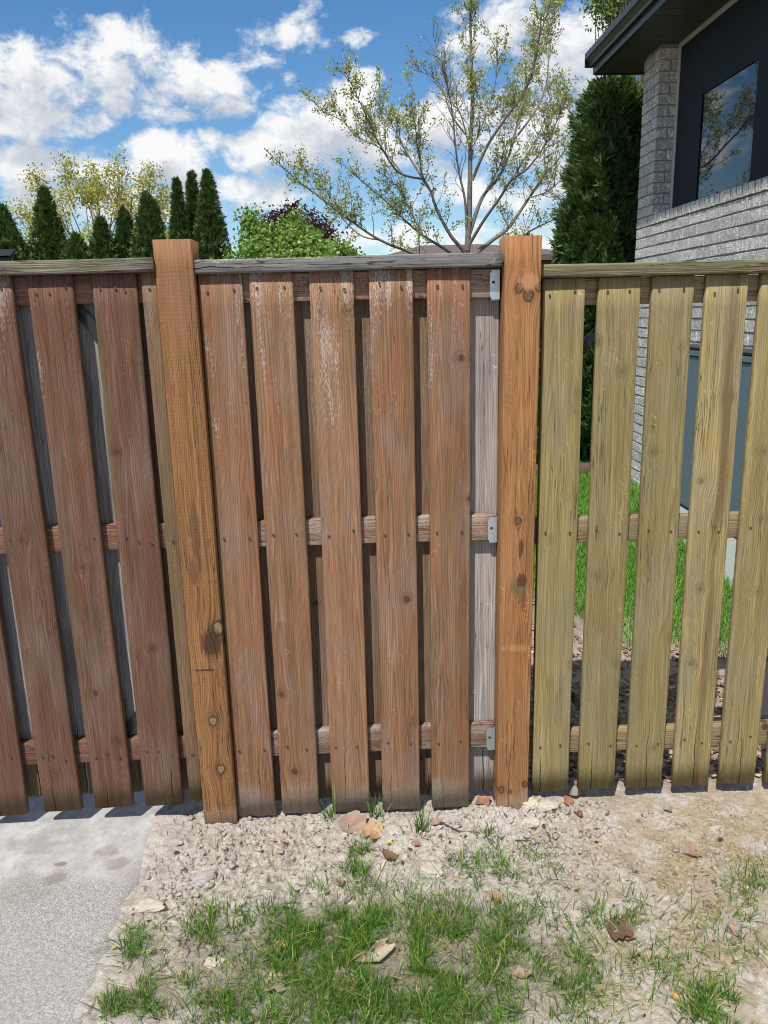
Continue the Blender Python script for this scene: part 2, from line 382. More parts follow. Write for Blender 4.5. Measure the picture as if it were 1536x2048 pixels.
    if mud:
        mz = g.mr(g.m('ADD', z, g.m('MULTIPLY', g.m('SUBTRACT', blot, 0.5), 0.18)), 0.03, 0.13, 1.0, 0.0)
        mn = g.mr(g.noise(P, 90.0, 4, 0.7), 0.3, 0.7, 0.35, 1.0)
        col = g.mix(g.m('MULTIPLY', g.m('MULTIPLY', mz, mn), mud), col, (0.40, 0.36, 0.31))
    g._set(b.inputs['Base Color'], col)
    g._set(b.inputs['Roughness'], g.mr(fib, 0.3, 0.7, rough - 0.08, rough + 0.1))
    b.inputs['Specular IOR Level'].default_value = 0.14
    h = g.m('SUBTRACT', g.m('MULTIPLY', fib, 0.7), g.m('MULTIPLY', ring, -0.25))
    if crm is not None: h = g.m('SUBTRACT', h, g.m('MULTIPLY', crm, 2.2 * crack))
    if kmask is not None: h = g.m('SUBTRACT', h, g.m('MULTIPLY', ksoft, 0.5))
    if wf is not None: h = g.m('ADD', h, g.m('MULTIPLY', wf, 0.4))
    if saw:
        sw_ = g.m('SINE', g.m('ADD', g.m('MULTIPLY', z, 520.0), g.m('MULTIPLY', g.noise(P, 9.0, 3), 16.0)))
        h = g.m('ADD', h, g.m('MULTIPLY', sw_, saw))
    g._set(b.inputs['Normal'], g.bump(h, 0.55, 0.0022))
    return mt

M_RAIL = wood_mat('weathered_rail_wood', (0.17, 0.085, 0.055), (0.33, 0.19, 0.13), 0.45, (0.42, 0.38, 0.34), 0.75, crack=0.9, cov=0.4, white=0.25, white_lo=-1.0)
M_BRD = wood_mat('panel_board_wood', (0.21, 0.108, 0.060), (0.40, 0.222, 0.126), 0.45, (0.32, 0.132, 0.066), 0.7, white=0.48, white_lo=1.2, green=0.7, grey=0.32, mud=0.7, kr=1.15)
M_BACK = wood_mat('panel_back_wood', (0.19, 0.115, 0.07), (0.34, 0.215, 0.14), 0.35, (0.22, 0.165, 0.08), 0.6, white=0.2, green=0.5, grey=0.2)
M_GREY = wood_mat('bare_grey_wood', (0.36, 0.315, 0.285), (0.66, 0.60, 0.55), 0.5, (0.20, 0.19, 0.19), 0.5, crack=0.7, green=0.1, ringf=1.3)
L_BRD = wood_mat('gate_board_wood', (0.130, 0.064, 0.042), (0.245, 0.128, 0.083), 0.4, (0.170, 0.080, 0.052), 0.6, white=0.28, white_lo=1.2, green=0.75, grey=0.22)
L_EDGE = wood_mat('gate_edge_wood', (0.145, 0.082, 0.048), (0.25, 0.150, 0.088), 0.35, (0.13, 0.11, 0.055), 0.5, white=0.1, green=0.9)
L_BACK = wood_mat('gate_back_wood', (0.21, 0.198, 0.19), (0.47, 0.45, 0.43), 0.45, (0.15, 0.14, 0.13), 0.6, crack=0.6, green=0.2)
R_BRD = wood_mat('olive_board_wood', (0.255, 0.197, 0.082), (0.435, 0.345, 0.155), 0.38, (0.27, 0.235, 0.125), 0.6, green=0.6, grey=0.25, white=0.05, crack=0.75, knot_col=(0.10, 0.085, 0.05), knot_k=6.0, heart=0.85, kr=1.1)
R_RAIL = wood_mat('olive_rail_wood', (0.24, 0.185, 0.10), (0.40, 0.31, 0.18), 0.4, crack=0.8, grey=0.2, knot_k=4.0)
L_RAIL = wood_mat('brown_rail_wood', (0.14, 0.062, 0.04), (0.27, 0.135, 0.088), 0.4, crack=0.9, cov=0.4, white=0.08, white_lo=-1.0)
L_POST = wood_mat('left_post_wood', (0.235, 0.112, 0.044), (0.41, 0.210, 0.094), 0.5, (0.27, 0.135, 0.062), 0.6, crack=0.8, cov=0.42, saw=0.10, auto_knots=False, mud=0.55,
                  knots=((0.048, 0.81, 0.024), (0.004, 0.457, 0.016), (0.018, 0.262, 0.017)), knot_col=(0.17, 0.125, 0.07),
                  stains=((0.02, 0.755, 0.042, 0.06, (0.045, 0.026, 0.016), 0.85), (-0.005, 1.16, 0.020, 0.13, (0.085, 0.045, 0.025), 0.55), (-0.02, 1.02, 0.02, 0.05, (0.10, 0.045, 0.022), 0.6),
                          (0.035, 1.12, 0.01, 0.02, (0.12, 0.08, 0.07), 0.7), (-0.01, 0.655, 0.045, 0.0045, (0.05, 0.028, 0.018), 0.85), (0.0, 2.0, 0.07, 0.3, (0.26, 0.14, 0.085), 0.45)))
R_POST = wood_mat('right_post_wood', (0.29, 0.137, 0.053), (0.50, 0.258, 0.112), 0.55, (0.40, 0.165, 0.07), 0.6, crack=0.75, cov=0.44, auto_knots=False, mud=0.8,
                  knots=((-0.010, 1.928, 0.0135), (0.018, 1.905, 0.0165), (0.0, 1.165, 0.012), (0.052, 1.93, 0.012), (0.045, 0.155, 0.012), (-0.045, 0.135, 0.012), (-0.01, 0.125, 0.006)), knot_col=(0.085, 0.055, 0.035),
                  stains=((0.0, 0.93, 0.034, 0.035, (0.15, 0.11, 0.05), 0.75), (0.022, 0.89, 0.010, 0.06, (0.10, 0.07, 0.035), 0.8), (0.015, 0.95, 0.02, 0.025, (0.07, 0.035, 0.02), 0.8), (0.012, 1.07, 0.011, 0.04, (0.085, 0.03, 0.018), 0.8),
                          (0.02, 1.945, 0.03, 0.03, (0.50, 0.25, 0.15), 0.6), (0.0, 0.70, 0.05, 0.015, (0.56, 0.32, 0.155), 0.3)))
L_CAP = wood_mat('left_cap_wood', (0.10, 0.092, 0.066), (0.34, 0.31, 0.25), 0.75, (0.12, 0.12, 0.06), 0.6, crack=1.0, cov=0.3, ringf=2.2, knot_k=3.0)
M_CAP = wood_mat('middle_cap_wood', (0.12, 0.118, 0.115), (0.58, 0.57, 0.56), 0.75, (0.09, 0.09, 0.09), 0.6, crack=1.0, cov=0.28, ringf=2.2, knot_k=3.0)
R_CAP = wood_mat('right_cap_wood', (0.13, 0.115, 0.065), (0.36, 0.32, 0.20), 0.75, (0.14, 0.15, 0.07), 0.6, crack=1.0, cov=0.32, ringf=2.0, knot_k=3.0)

def plank_mesh(name, wd, th, L, mat, r=0.005, seg=18, seed=0, warp=0.0025, rough_end=0.0, tilt=0.0):
    rnd = random.Random(seed)
    n = 3; prof = []
    for (cx, cz, a0) in ((wd / 2 - r, th / 2 - r, 0), (-wd / 2 + r, th / 2 - r, 90), (-wd / 2 + r, -th / 2 + r, 180), (wd / 2 - r, -th / 2 + r, 270)):
        for k in range(n):
            a = RAD(a0 + 90 * k / (n - 1)); prof.append((cx + r * math.cos(a), cz + r * math.sin(a)))
    ph = [rnd.uniform(0, 6.28) for _ in range(6)]
    vs = []; fs = []; N = len(prof)
    for i in range(seg + 1):
        u = i / seg; z = L * u
        ox = warp * (math.sin(u * 3.1 + ph[0]) + 0.4 * math.sin(u * 9 + ph[1])); oy = warp * 1.2 * math.sin(u * 3.6 + ph[2])
        tw = warp * 5 * math.sin(u * 2.5 + ph[3]); ws = 1 + 0.006 * math.sin(u * 7 + ph[4])
        for (x, y) in prof:
            jz = 0
            if i in (0, seg): jz = rnd.uniform(-1, 1) * rough_end + (tilt * x if i == 0 else 0)
            vs.append((x * ws + ox - y * tw, y + oy + x * tw, z + jz))
    for i in range(seg):
        for k in range(N):
            q = (k + 1) % N
            fs.append((i * N + k, i * N + q, (i + 1) * N + q, (i + 1) * N + k))
    fs.append(tuple(range(N - 1, -1, -1))); fs.append(tuple(seg * N + k for k in range(N)))
    me = mesh(name, vs, fs, mat, True)
    for p in me.polygons:
        if len(p.vertices) > 4: p.use_smooth = False
    return me

# screw: countersunk head in a dark rim
SCREW_D = plain('screw_rim', (0.03, 0.025, 0.022), 0.8)
SCREW_H = plain('screw_head', (0.11, 0.095, 0.08), 0.5, 0.5)
mb = MB(); nn_ = 10
def ring_pts(r, y): return [(r * math.cos(2 * math.pi * k / nn_), y, r * math.sin(2 * math.pi * k / nn_)) for k in range(nn_)]
vs_ = ring_pts(0.0052, 0.0008) + ring_pts(0.0044, -0.0006) + ring_pts(0.0036, 0.0003) + ring_pts(0.0015, 0.0) + [(0, 0.0006, 0)]
fs_ = []; mi_ = []
for a in range(3):
    for k in range(nn_):
        q = (k + 1) % nn_; fs_.append((a * nn_ + k, a * nn_ + q, (a + 1) * nn_ + q, (a + 1) * nn_ + k)); mi_.append(0 if a < 1 else (0 if a == 1 else 1))
for k in range(nn_): fs_.append((3 * nn_ + k, 3 * nn_ + (k + 1) % nn_, 4 * nn_)); mi_.append(0)
SCREW = mesh('screw', vs_, fs_, [SCREW_D, SCREW_H], False, mi_)

def add_screws(board, wd, th, zs, n, seed):
    rnd = random.Random(seed)
    xs = {1: [0.0], 2: [-0.3, 0.27], 3: [-0.31, 0.0, 0.29]}[n]
    for z in zs:
        for q in xs:
            link('screw', SCREW, board, (wd * (q + rnd.uniform(-0.05, 0.05)), -th / 2 - 0.0035, z + rnd.uniform(-0.012, 0.012)), (0, rnd.uniform(0, 1), 0), (0.85, 1, 0.85))
def vboard(parent, name, X0, X1, Yf, zb, zt, mat, seed, th=0.025, r=0.005, screws=None, n=2, warp=0.002, tilt=0.0, rot=0.0):
    """An upright board with its front face at Yf."""
    wd = X1 - X0
    me = plank_mesh(name, wd, th, zt - zb, mat, r, 18, seed, warp, 0.0008, tilt)
    o = link(name, me, parent, ((X0 + X1) / 2, Yf + th / 2, zb), (0, rot, 0))
    if screws: add_screws(o, wd, th, [s - zb for s in screws], n, seed)
    return o
def hrail(parent, name, X0, X1, Yf, z0, z1, mat, seed, th=0.038, r=0.004, dz=0.0, warp=0.0012):
    """A level rail; its length is the plank's local z, turned to run along X."""
    me = plank_mesh(name, z1 - z0, th, X1 - X0, mat, r, 22, seed, warp, 0.0008)
    ang = math.atan2(dz, X1 - X0)
    return link(name, me, parent, (X0, Yf + th / 2, (z0 + z1) / 2), (0, RAD(90) - ang, 0))

STEEL = plain('black_steel', (0.018, 0.019, 0.022), 0.42, 0.0, 0.2, 60)
ZINC = plain('zinc_steel', (0.50, 0.57, 0.61), 0.45, 0.8, 0.12, 120, 0.1)

# ------------------------------------------------------------------ ground
def ground_z(x, y):
    base = 0.012 + 0.0 * x + 0.055 * np.clip(y - 0.35, 0, 4.3)
    base = base + 0.022 * np.exp(-(((x - 0.62) / 0.22) ** 2 + ((y + 0.05) / 0.14) ** 2)) - 0.004
    base = base + 0.010 * np.exp(-(((x - 1.2) / 0.5) ** 2 + ((y + 0.05) / 0.3) ** 2))
    return base
def soil_rough(x, y):
    zone = np.exp(-(((x + 0.42) / 0.36) ** 2 + ((y + 0.26) / 0.30) ** 2)) + 1.1 * np.exp(-(((x - 0.52) / 0.28) ** 2 + ((y + 0.12) / 0.16) ** 2)) + 0.55 * np.exp(-(((x - 0.1) / 0.45) ** 2 + ((y + 0.1) / 0.12) ** 2))
    zone = np.clip(zone, 0.0, 1.2)
    clod = np.abs(fbm(x * 26, y * 26, 11, 3) - 0.5) * 2
    lump = fbm(x * 55, y * 55, 21, 3)
    fine = fbm(x * 130, y * 130, 31, 2)
    und = fbm(x * 5, y * 5, 41, 3) - 0.5
    return und * 0.022 + zone * (0.034 * (0.5 - clod) + 0.036 * (lump - 0.5)) + (0.009 + 0.013 * zone) * (fine - 0.5) + 0.012 * (fbm(x * 18, y * 18, 51, 2) - 0.5)
EDGE_X = -0.780
def soil_z(x, y):
    x = np.asarray(x, float); y = np.asarray(y, float)
    z = ground_z(x, y) + soil_rough(x, y) * sstep(3.0, 1.2, np.abs(y))
    wob = (fbm(y * 9 + 3, x * 2, 61, 3) - 0.5) * 0.075 + 0.028 * np.exp(-((y + 0.30) / 0.22) ** 2) - 0.02 * sstep(-0.55, -0.9, y)
    near = sstep(EDGE_X - 0.075, EDGE_X - 0.03, x - wob)
    lip = 0.0
    rise = (0.034 + 0.016 * np.clip(y, -1, 0.3) + 0.014 * (fbm(x * 40, y * 40, 88, 3) - 0.42)) - z
    z = z + np.clip(rise, 0, 1) * sstep(EDGE_X + 0.16, EDGE_X + 0.02, x) * sstep(0.15, 0.0, y)
    z = np.where(x < EDGE_X + 0.2, z * near + (-0.03) * (1 - near) + lip, z)
    return z
def axis(lo, hi, step, far, grow=1.25, back_step=None):
    c = list(np.arange(lo, hi + 1e-6, step)); s = step
    a = []; p = lo
    while p > -far: s *= grow; p -= s; a.append(p)
    b = []; p = hi; s = step
    while p < far: s *= grow; p += s; b.append(p)
    return np.array(a[::-1] + c + b)
gx = axis(-1.0, 1.65, 0.0055, 400, 1.3)
gy_a = np.arange(-1.05, 0.16, 0.0055); gy_b = np.arange(0.17, 5.0, 0.04)
s = 0.04; p = gy_b[-1]; gy_c = []
while p < 600: s *= 1.3; p += s; gy_c.append(p)
s = 0.0075; p = gy_a[0]; gy_d = []
while p > -60: s *= 1.3; p -= s; gy_d.append(p)
gy = np.concatenate([np.array(gy_d[::-1]), gy_a, gy_b, np.array(gy_c)])
XX, YY = np.meshgrid(gx, gy)
ZZ = soil_z(XX, YY)
ZZ = np.where(YY > 8, ZZ - np.clip(YY - 8, 0, 30) * 0.004, ZZ)
nx, ny = len(gx), len(gy)
idx = np.arange(nx * ny).reshape(ny, nx)
quads = np.stack([idx[:-1, :-1], idx[:-1, 1:], idx[1:, 1:], idx[1:, :-1]], -1).reshape(-1, 4)
me = bpy.data.meshes.new('ground')
me.vertices.add(nx * ny); me.vertices.foreach_set('co', np.stack([XX, YY, ZZ], -1).astype(np.float32).ravel())
me.loops.add(quads.size); me.loops.foreach_set('vertex_index', quads.astype(np.int32).ravel())
me.polygons.add(len(quads)); me.polygons.foreach_set('loop_start', np.arange(0, quads.size, 4, dtype=np.int32))
me.polygons.foreach_set('use_smooth', np.ones(len(quads), dtype=bool))
me.update(calc_edges=True)
mt, g, b = new_mat('dry_soil')
P = g.obj(); x, y, z = g.sep(P)[:3]
n1 = g.noise(P, 3.0, 5, 0.6); n2 = g.noise(P, 42.0, 5, 0.68); n3 = g.noise(P, 240.0, 3, 0.6); n4 = g.noise(P, 9.0, 4, 0.6, 0.3)
col = g.mix(g.mr(n2, 0.3, 0.7), (0.28, 0.245, 0.212), (0.61, 0.56, 0.505))
col = g.mix(g.mr(n1, 0.45, 0.65, 0.0, 0.5), col, (0.58, 0.545, 0.50))
col = g.mix(g.mr(n3, 0.35, 0.65, 0.5, 0.0), col, (0.15, 0.12, 0.095))
# damp loam where the grass grows, tan thatch to the right
pvx = g.m('ADD', x, 0.02); pvy = g.m('ADD', y, 0.72)
gd = g.m('ADD', g.m('MULTIPLY', g.m('DIVIDE', pvx, 0.62), g.m('DIVIDE', pvx, 0.62)), g.m('MULTIPLY', g.m('DIVIDE', pvy, 0.26), g.m('DIVIDE', pvy, 0.26)))
loam = g.mr(g.m('ADD', gd, g.m('MULTIPLY', g.m('SUBTRACT', n4, 0.5), 3.2)), 0.3, 1.5, 0.75, 0.0, True)
col = g.mix(loam, col, g.mix(n2, (0.085, 0.07, 0.056), (0.27, 0.23, 0.19)))
rt = g.m('MULTIPLY', g.mr(x, 0.55, 1.05, 0.0, 1.0), g.mr(n4, 0.38, 0.56, 0.0, 0.85, True))
col = g.mix(rt, col, g.mix(n2, (0.24, 0.185, 0.12), (0.44, 0.36, 0.26)))
vc = g.vor(g.vm('ADD', P, g.vm('MULTIPLY', g.noise(P, 18.0, 2, col=True), (0.05, 0.05, 0.0))), 17.0, 'DISTANCE_TO_EDGE')['Distance']
ck = g.m('MULTIPLY', g.mr(vc, 0.0, 0.035, 1.0, 0.0), g.mr(n4, 0.5, 0.6, 0.0, 1.0))
col = g.mix(g.m('MULTIPLY', g.m('MULTIPLY', ck, g.mr(n2, 0.4, 0.6)), 0.5), col, (0.12, 0.10, 0.08))
bk = g.mr(g.m('ADD', y, g.m('MULTIPLY', n4, 0.5)), 0.32, 0.5, 0.0, 1.0)
col = g.mix(bk, col, g.mix(n2, (0.19, 0.15, 0.12), (0.44, 0.36, 0.30)))
ln = g.mr(g.m('ADD', y, g.m('MULTIPLY', n1, 1.4)), 2.2, 3.0, 0.0, 1.0)
col = g.mix(ln, col, g.mix(n2, (0.035, 0.06, 0.015), (0.08, 0.11, 0.03)))
g._set(b.inputs['Base Color'], col); b.inputs['Roughness'].default_value = 0.95; b.inputs['Specular IOR Level'].default_value = 0.15
hh = g.m('ADD', g.m('MULTIPLY', n2, 1.0), g.m('MULTIPLY', n3, 0.5)); hh = g.m('SUBTRACT', hh, g.m('MULTIPLY', ck, 0.35))
g._set(b.inputs['Normal'], g.bump(hh, 0.8, 0.008))
me.materials.append(mt)
SOIL_MAT = mt
ground = link('ground', me); tag(ground, kind='structure')

# concrete driveway pad with exposed aggregate
mt, g, b = new_mat('driveway_concrete')
P = g.obj(); x, y, z = g.sep(P)[:3]
ag = g.vor(P, 300.0)['Color']; agv = g.sep(ag)[0]; n2 = g.noise(P, 140.0, 3, 0.7); n1 = g.noise(P, 2.6, 4, 0.6); n5 = g.noise(P, 14.0, 4, 0.65)
smooth_zone = g.m('MULTIPLY', g.mr(g.m('ADD', y, g.m('MULTIPLY', g.m('SUBTRACT', n1, 0.5), 0.5)), -0.42, -0.18, 0.0, 1.0, True), 0.85)
spk = g.mix(g.mr(agv, 0.1, 0.9), (0.21, 0.20, 0.193), (0.44, 0.427, 0.415))
spk = g.mix(g.mr(n2, 0.35, 0.6, 0.4, 0.0), spk, (0.19, 0.18, 0.175))
slab = g.mix(g.mr(n5, 0.35, 0.7), (0.31, 0.30, 0.29), (0.51, 0.50, 0.49))
col = g.mix(smooth_zone, spk, slab)
col = g.mix(g.mr(n1, 0.5, 0.7, 0.0, 0.35), col, (0.30, 0.27, 0.235))
def spot(cx, cy, rx, ry, amt):
    qx = g.m('DIVIDE', g.m('SUBTRACT', x, cx), rx); qy = g.m('DIVIDE', g.m('SUBTRACT', y, cy), ry)
    return g.mr(g.m('ADD', g.m('ADD', g.m('MULTIPLY', qx, qx), g.m('MULTIPLY', qy, qy)), g.m('MULTIPLY', g.m('SUBTRACT', n5, 0.5), 2.5)), 0.4, 1.1, amt, 0.0)
for (px, py, rx, ry, amt) in ((215, 1710, 0.05, 0.045, 0.5), (230, 1735, 0.05, 0.035, 0.4), (122, 1736, 0.025, 0.012, 0.85), (110, 1766, 0.04, 0.03, 0.55), (30, 1790, 0.13, 0.09, 0.28), (192, 1908, 0.02, 0.015, 0.5), (60, 1700, 0.1, 0.05, 0.15)):
    p = atZ(px, py, 0.012); col = g.mix(spot(p.x, p.y, rx, ry, amt), col, (0.19, 0.16, 0.125))
g._set(b.inputs['Base Color'], col); b.inputs['Roughness'].default_value = 0.9; b.inputs['Specular IOR Level'].default_value = 0.25
g._set(b.inputs['Normal'], g.bump(g.m('ADD', g.m('MULTIPLY', n2, 0.7), g.m('MULTIPLY', agv, 0.35)), 0.6, 0.003))
bm = bmesh.new()
bmesh.ops.create_grid(bm, x_segments=60, y_segments=120, size=1.0)
for v in bm.verts:
    u, t_ = (v.co.x + 1) / 2, (v.co.y + 1) / 2
    X = -4.2 + u * (EDGE_X + 4.2); Y = -3.0 + t_ * 5.0
    v.co = (X, Y, 0.032 + 0.016 * max(-1, min(0.3, Y)) + 0.0035 * mnoise.noise((X * 3, Y * 3, 0)))
ed = [e for e in bm.edges if e.is_boundary]
ret = bmesh.ops.extrude_edge_only(bm, edges=ed)
for v in [q for q in ret['geom'] if isinstance(q, bmesh.types.BMVert)]: v.co.z = -0.09
me = bpy.data.meshes.new('driveway'); bm.to_mesh(me); bm.free(); me.materials.append(mt)
for p in me.polygons: p.use_smooth = abs(p.normal.z) > 0.5
tag(link('driveway', me), kind='structure')

# ------------------------------------------------------------------ left gate over the driveway
LY = -0.018
gl = empty('driveway_gate', (-1.0, LY, 0.1), 'tall red-brown wooden gate of upright boards hanging over the concrete driveway', 'gate')
def to_local(par, o):
    o.location = Vector(o.location) - par.location; return o
class Par:
    """Parents parts given in world coordinates to an Empty."""
    pass
def reparent(par):
    for ch in par.children: ch.location = Vector(ch.location) - Vector(par.location)
zr_L = (1.935, 1.118, 0.312)
for i, (x0, x1, zb, sd_) in enumerate(((-1.602, -1.461, 0.070, 1), (-1.410, -1.269, 0.080, 2), (-1.214, -1.073, 0.090, 3), (-1.0275, -0.887, 0.097, 4), (-0.8345, -0.694, 0.101, 5))):
    vboard(gl, 'board', x0, x1, LY, zb, 1.984, L_BRD, sd_, 0.027, 0.007, zr_L, 3, 0.003, 0.03)
o = vboard(gl, 'board', -0.675, -0.6275, LY + 0.002, 0.112, 1.984, L_EDGE, 9, 0.025, 0.004, zr_L, 1, 0.001)
tag(o, 'narrow ripped board at the gate edge, olive with moss')
for i, (x0, x1, sd_, mtb) in enumerate(((-1.52, -1.34, 11, L_BACK), (-1.325, -1.165, 12, L_BACK), (-1.150, -0.975, 13, L_BACK), (-0.960, -0.800, 14, L_BACK), (-0.785, -0.63, 15, M_BACK))):
    vboard(gl, 'back_board', x0, x1, LY + 0.061, 0.305, 1.95, mtb, sd_, 0.025, 0.004)
for i, (x0, x1, sd_) in enumerate(((-1.60, -1.42, 20), (-1.41, -1.24, 21), (-1.235, -1.07, 22), (-1.06, -0.87, 23), (-0.865, -0.63, 24))):
    vboard(gl, 'back_board', x0, x1, LY + 0.062, 0.118, 0.302, M_BACK, sd_, 0.023, 0.004)
for (z0, z1) in ((1.891, 1.98), (1.073, 1.163), (0.262, 0.352)):
    hrail(gl, 'rail', -1.62, -0.6285, LY + 0.0275, z0, z1, L_RAIL, int(z0 * 100), 0.032, 0.004, 0.012 if z0 < 1 else 0.0)
hrail(gl, 'cap_rail', -1.66, -0.6275, LY - 0.024, 1.984, 2.026, L_CAP, 31, 0.115, 0.006)
mb = MB()                                          # steel gate frame behind the boards
mb.tube([(-0.735, LY + 0.085, 1.93), (-0.735, LY + 0.085, 0.14)], 0.016, 8)
mb.build('frame_tube', STEEL, gl)
def strap(par, pts, w_, t_):
    a, c = Vector(pts[0]), Vector(pts[1]); d = (c - a).normalized(); n = d.cross(Vector((0, 1, 0))).normalized() * w_ / 2; y_ = Vector((0, t_, 0))
    q = MB(); q.add([a - n, a + n, c + n, c - n, a - n + y_, a + n + y_, c + n + y_, c - n + y_], [(0, 1, 2, 3), (7, 6, 5, 4), (0, 4, 5, 1), (1, 5, 6, 2), (2, 6, 7, 3), (3, 7, 4, 0)])
    return q.build('brace', STEEL, par)
strap(gl, (atY(140, 600, LY + 0.046), atY(215, 690, LY + 0.046)), 0.035, 0.010)
strap(gl, (atY(300, 1395, LY + 0.046), atY(235, 1490, LY + 0.046)), 0.03, 0.01)
mb = MB(); mb.bbox((-0.905, LY + 0.029, 0.3545), (-0.735, LY + 0.0595, 0.3595), 0.002); mb.build('corner_plate', STEEL, gl)
reparent(gl)

# ------------------------------------------------------------------ fence posts
def post(name, X0, X1, Y0, Y1, zb, zt, mat, label, seed, dx=0.0):
    wd = X1 - X0; th = Y1 - Y0
    me = plank_mesh(name, wd, th, zt - zb, mat, 0.004, 24, seed, 0.0012, 0.0012)
    o = link(name, me, None, ((X0 + X1) / 2, (Y0 + Y1) / 2, zb), (0, dx, 0)); return tag(o, label, 'post', 'fence posts')
post('fence_post', -0.6265, -0.5055, -0.028, 0.092, -0.02, 2.078, L_POST, 'square brown wooden post with a dark stain halfway down, beside the red-brown gate', 41)
post('fence_post', 0.4640, 0.5795, -0.032, 0.088, -0.02, 2.066, R_POST, 'square orange wooden post with two dark knots near its top, beside the olive gate', 42, 0.0022)

# ------------------------------------------------------------------ middle fixed panel
mp = empty('privacy_fence', (0.0, 0.0, 0.03), 'fixed middle fence section of weathered reddish-brown boards between the two posts', 'fence')
zr_M = (1.925, 1.112, 0.305)
for i, (x0, zb) in enumerate(((-0.5030, 0.026), (-0.3402, 0.030), (-0.1503, 0.031), (0.0385, 0.031), (0.2244, 0.032))):
    vboard(mp, 'board', x0, x0 + 0.14, 0.0, zb, 1.9745, M_BRD, 101 + i, 0.023, 0.006, zr_M, 2, 0.0016)
for i, (xc_, mtb, zb) in enumerate(((-0.432, M_BACK, 0.05), (-0.325, M_BACK, 0.05), (-0.176, M_BACK, 0.055), (0.018, M_BACK, 0.05), (0.205, M_BACK, 0.05), (0.3935, M_GREY, 0.06))):
    o = vboard(mp, 'back_board', xc_ - (0.072 if i else 0.033), xc_ + (0.0735 if i else 0.033), 0.0565, zb, 1.97, mtb, 121 + i, 0.025, 0.003, warp=0.0)
    if mtb is M_GREY: tag(o, 'bare silver-grey board behind the rails beside the orange post')
for (z0, z1) in ((1.884, 1.9735), (1.064, 1.157), (0.258, 0.357)):
    hrail(mp, 'rail', -0.5045, 0.4575, 0.0235, z0, z1, M_RAIL, int(z0 * 100), 0.032, 0.004)
hrail(mp, 'cap_rail', -0.5045, 0.4625, -0.022, 1.975, 2.018, M_CAP, 131, 0.115, 0.006)
for (z0, z1) in ((1.876, 1.968), (1.056, 1.146), (0.250, 0.340)):       # zinc rail hangers on the right post
    q = MB(); ch = 0.012
    prof = [(0.4365, z0), (0.4595, z0), (0.4595, z1), (0.4365, z1), (0.4305, z1 - ch), (0.4305, z0 + ch)]
    q.prism(prof, 0.0215, 0.0245)
    q.box((0.4598, 0.0215, z0), (0.4625, 0.0555, z1)); q.box((0.434, 0.0248, z0 - 0.003), (0.4595, 0.0555, z0 - 0.0005))
    br = q.build('bracket', ZINC, mp)
    q = MB(); q.tube([(0.442, 0.0212, z1 - 0.038), (0.442, 0.0195, z1 - 0.038)], [0.0052, 0.004], 8); q.build('nail', SCREW_D, br)
reparent(mp)

# ------------------------------------------------------------------ right gate
RY = 0.026
gr = empty('side_gate', (1.0, RY, 0.06), 'olive-tan wooden gate of spaced upright boards right of the orange post', 'gate')
zr_R = (1.888, 1.078, 0.252)
for i, x0 in enumerate((0.6043, 0.7844, 0.9629, 1.1426, 1.3225, 1.5025)):
    zt = 1.9355 + 0.0026 * x0; zb = 0.0615 + 0.0028 * x0
    vboard(gr, 'board', x0, x0 + 0.14, RY, zb, zt - 0.0015, R_BRD, 201 + i, 0.026, 0.006, zr_R, 2, 0.0016)
for (z0, z1) in ((1.851, 1.936), (1.036, 1.126), (0.208, 0.299)):
    hrail(gr, 'rail', 0.592, 1.72, RY + 0.0265, z0, z1, R_RAIL, int(z0 * 100), 0.038, 0.004)
hrail(gr, 'cap_rail', 0.583, 1.76, RY - 0.024, 1.938, 1.979, R_CAP, 231, 0.115, 0.006, 0.003)
q = MB()
q.box((0.588, RY + 0.066, 0.30), (0.603, RY + 0.09, 1.93)); q.box((0.588, RY + 0.066, 0.27), (1.70, RY + 0.09, 0.299)); q.box((0.588, RY + 0.066, 1.86), (1.70, RY + 0.09, 1.89))
q.build('gate_frame', STEEL, gr)
strap(gr, (atY(1210, 648, RY + 0.075), atY(1100, 760, RY + 0.075)), 0.03, 0.012)
strap(gr, (atY(1120, 1365, RY + 0.075), atY(1185, 1440, RY + 0.075)), 0.03, 0.012)
reparent(gr)

# ------------------------------------------------------------------ brick house on the right
WX, WY_END, Z0B, CRS, BL = 2.5, 4.79, 0.3155, 0.0845, 0.267
SILL_B, SILL_T, JAMB = Z0B + 26 * CRS, Z0B + 26 * CRS + 0.076, 4.42
SOF = 3.885
hs = empty('brick_house', (WX, 3.0, 0.25), 'house corner of rough grey-white brick with a dark window and overhanging eave', 'house')
mt, g, b = new_mat('rough_brick')
P = g.obj(); r = g.rnd(); off = g.com(g.m('MULTIPLY', r, 31.0), g.m('MULTIPLY', r, 17.0), g.m('MULTIPLY', r, 57.0))
Q = g.vm('ADD', P, off)
wn = g.noise(Q, 30.0, 4, 0.62, 1.4); ridge = g.mr(g.m('ABSOLUTE', g.m('SUBTRACT', wn, 0.5)), 0.015, 0.075, 1.0, 0.0)
fine = g.noise(Q, 260.0, 3, 0.6); big_ = g.noise(Q, 14.0, 3, 0.6)
col = g.mix(big_, (0.74, 0.70, 0.67), (0.90, 0.87, 0.85))
tv = g.m('ADD', 0.86, g.m('MULTIPLY', r, 0.24)); col = g.mix(1.0, col, g.com(tv, tv, tv), 'MULTIPLY')
col = g.mix(g.m('MULTIPLY', ridge, 0.6), col, (0.20, 0.185, 0.18))
col = g.mix(g.mr(fine, 0.35, 0.6, 0.3, 0.0), col, (0.25, 0.235, 0.23))
g._set(b.inputs['Base Color'], col); b.inputs['Roughness'].default_value = 0.9; b.inputs['Specular IOR Level'].default_value = 0.2
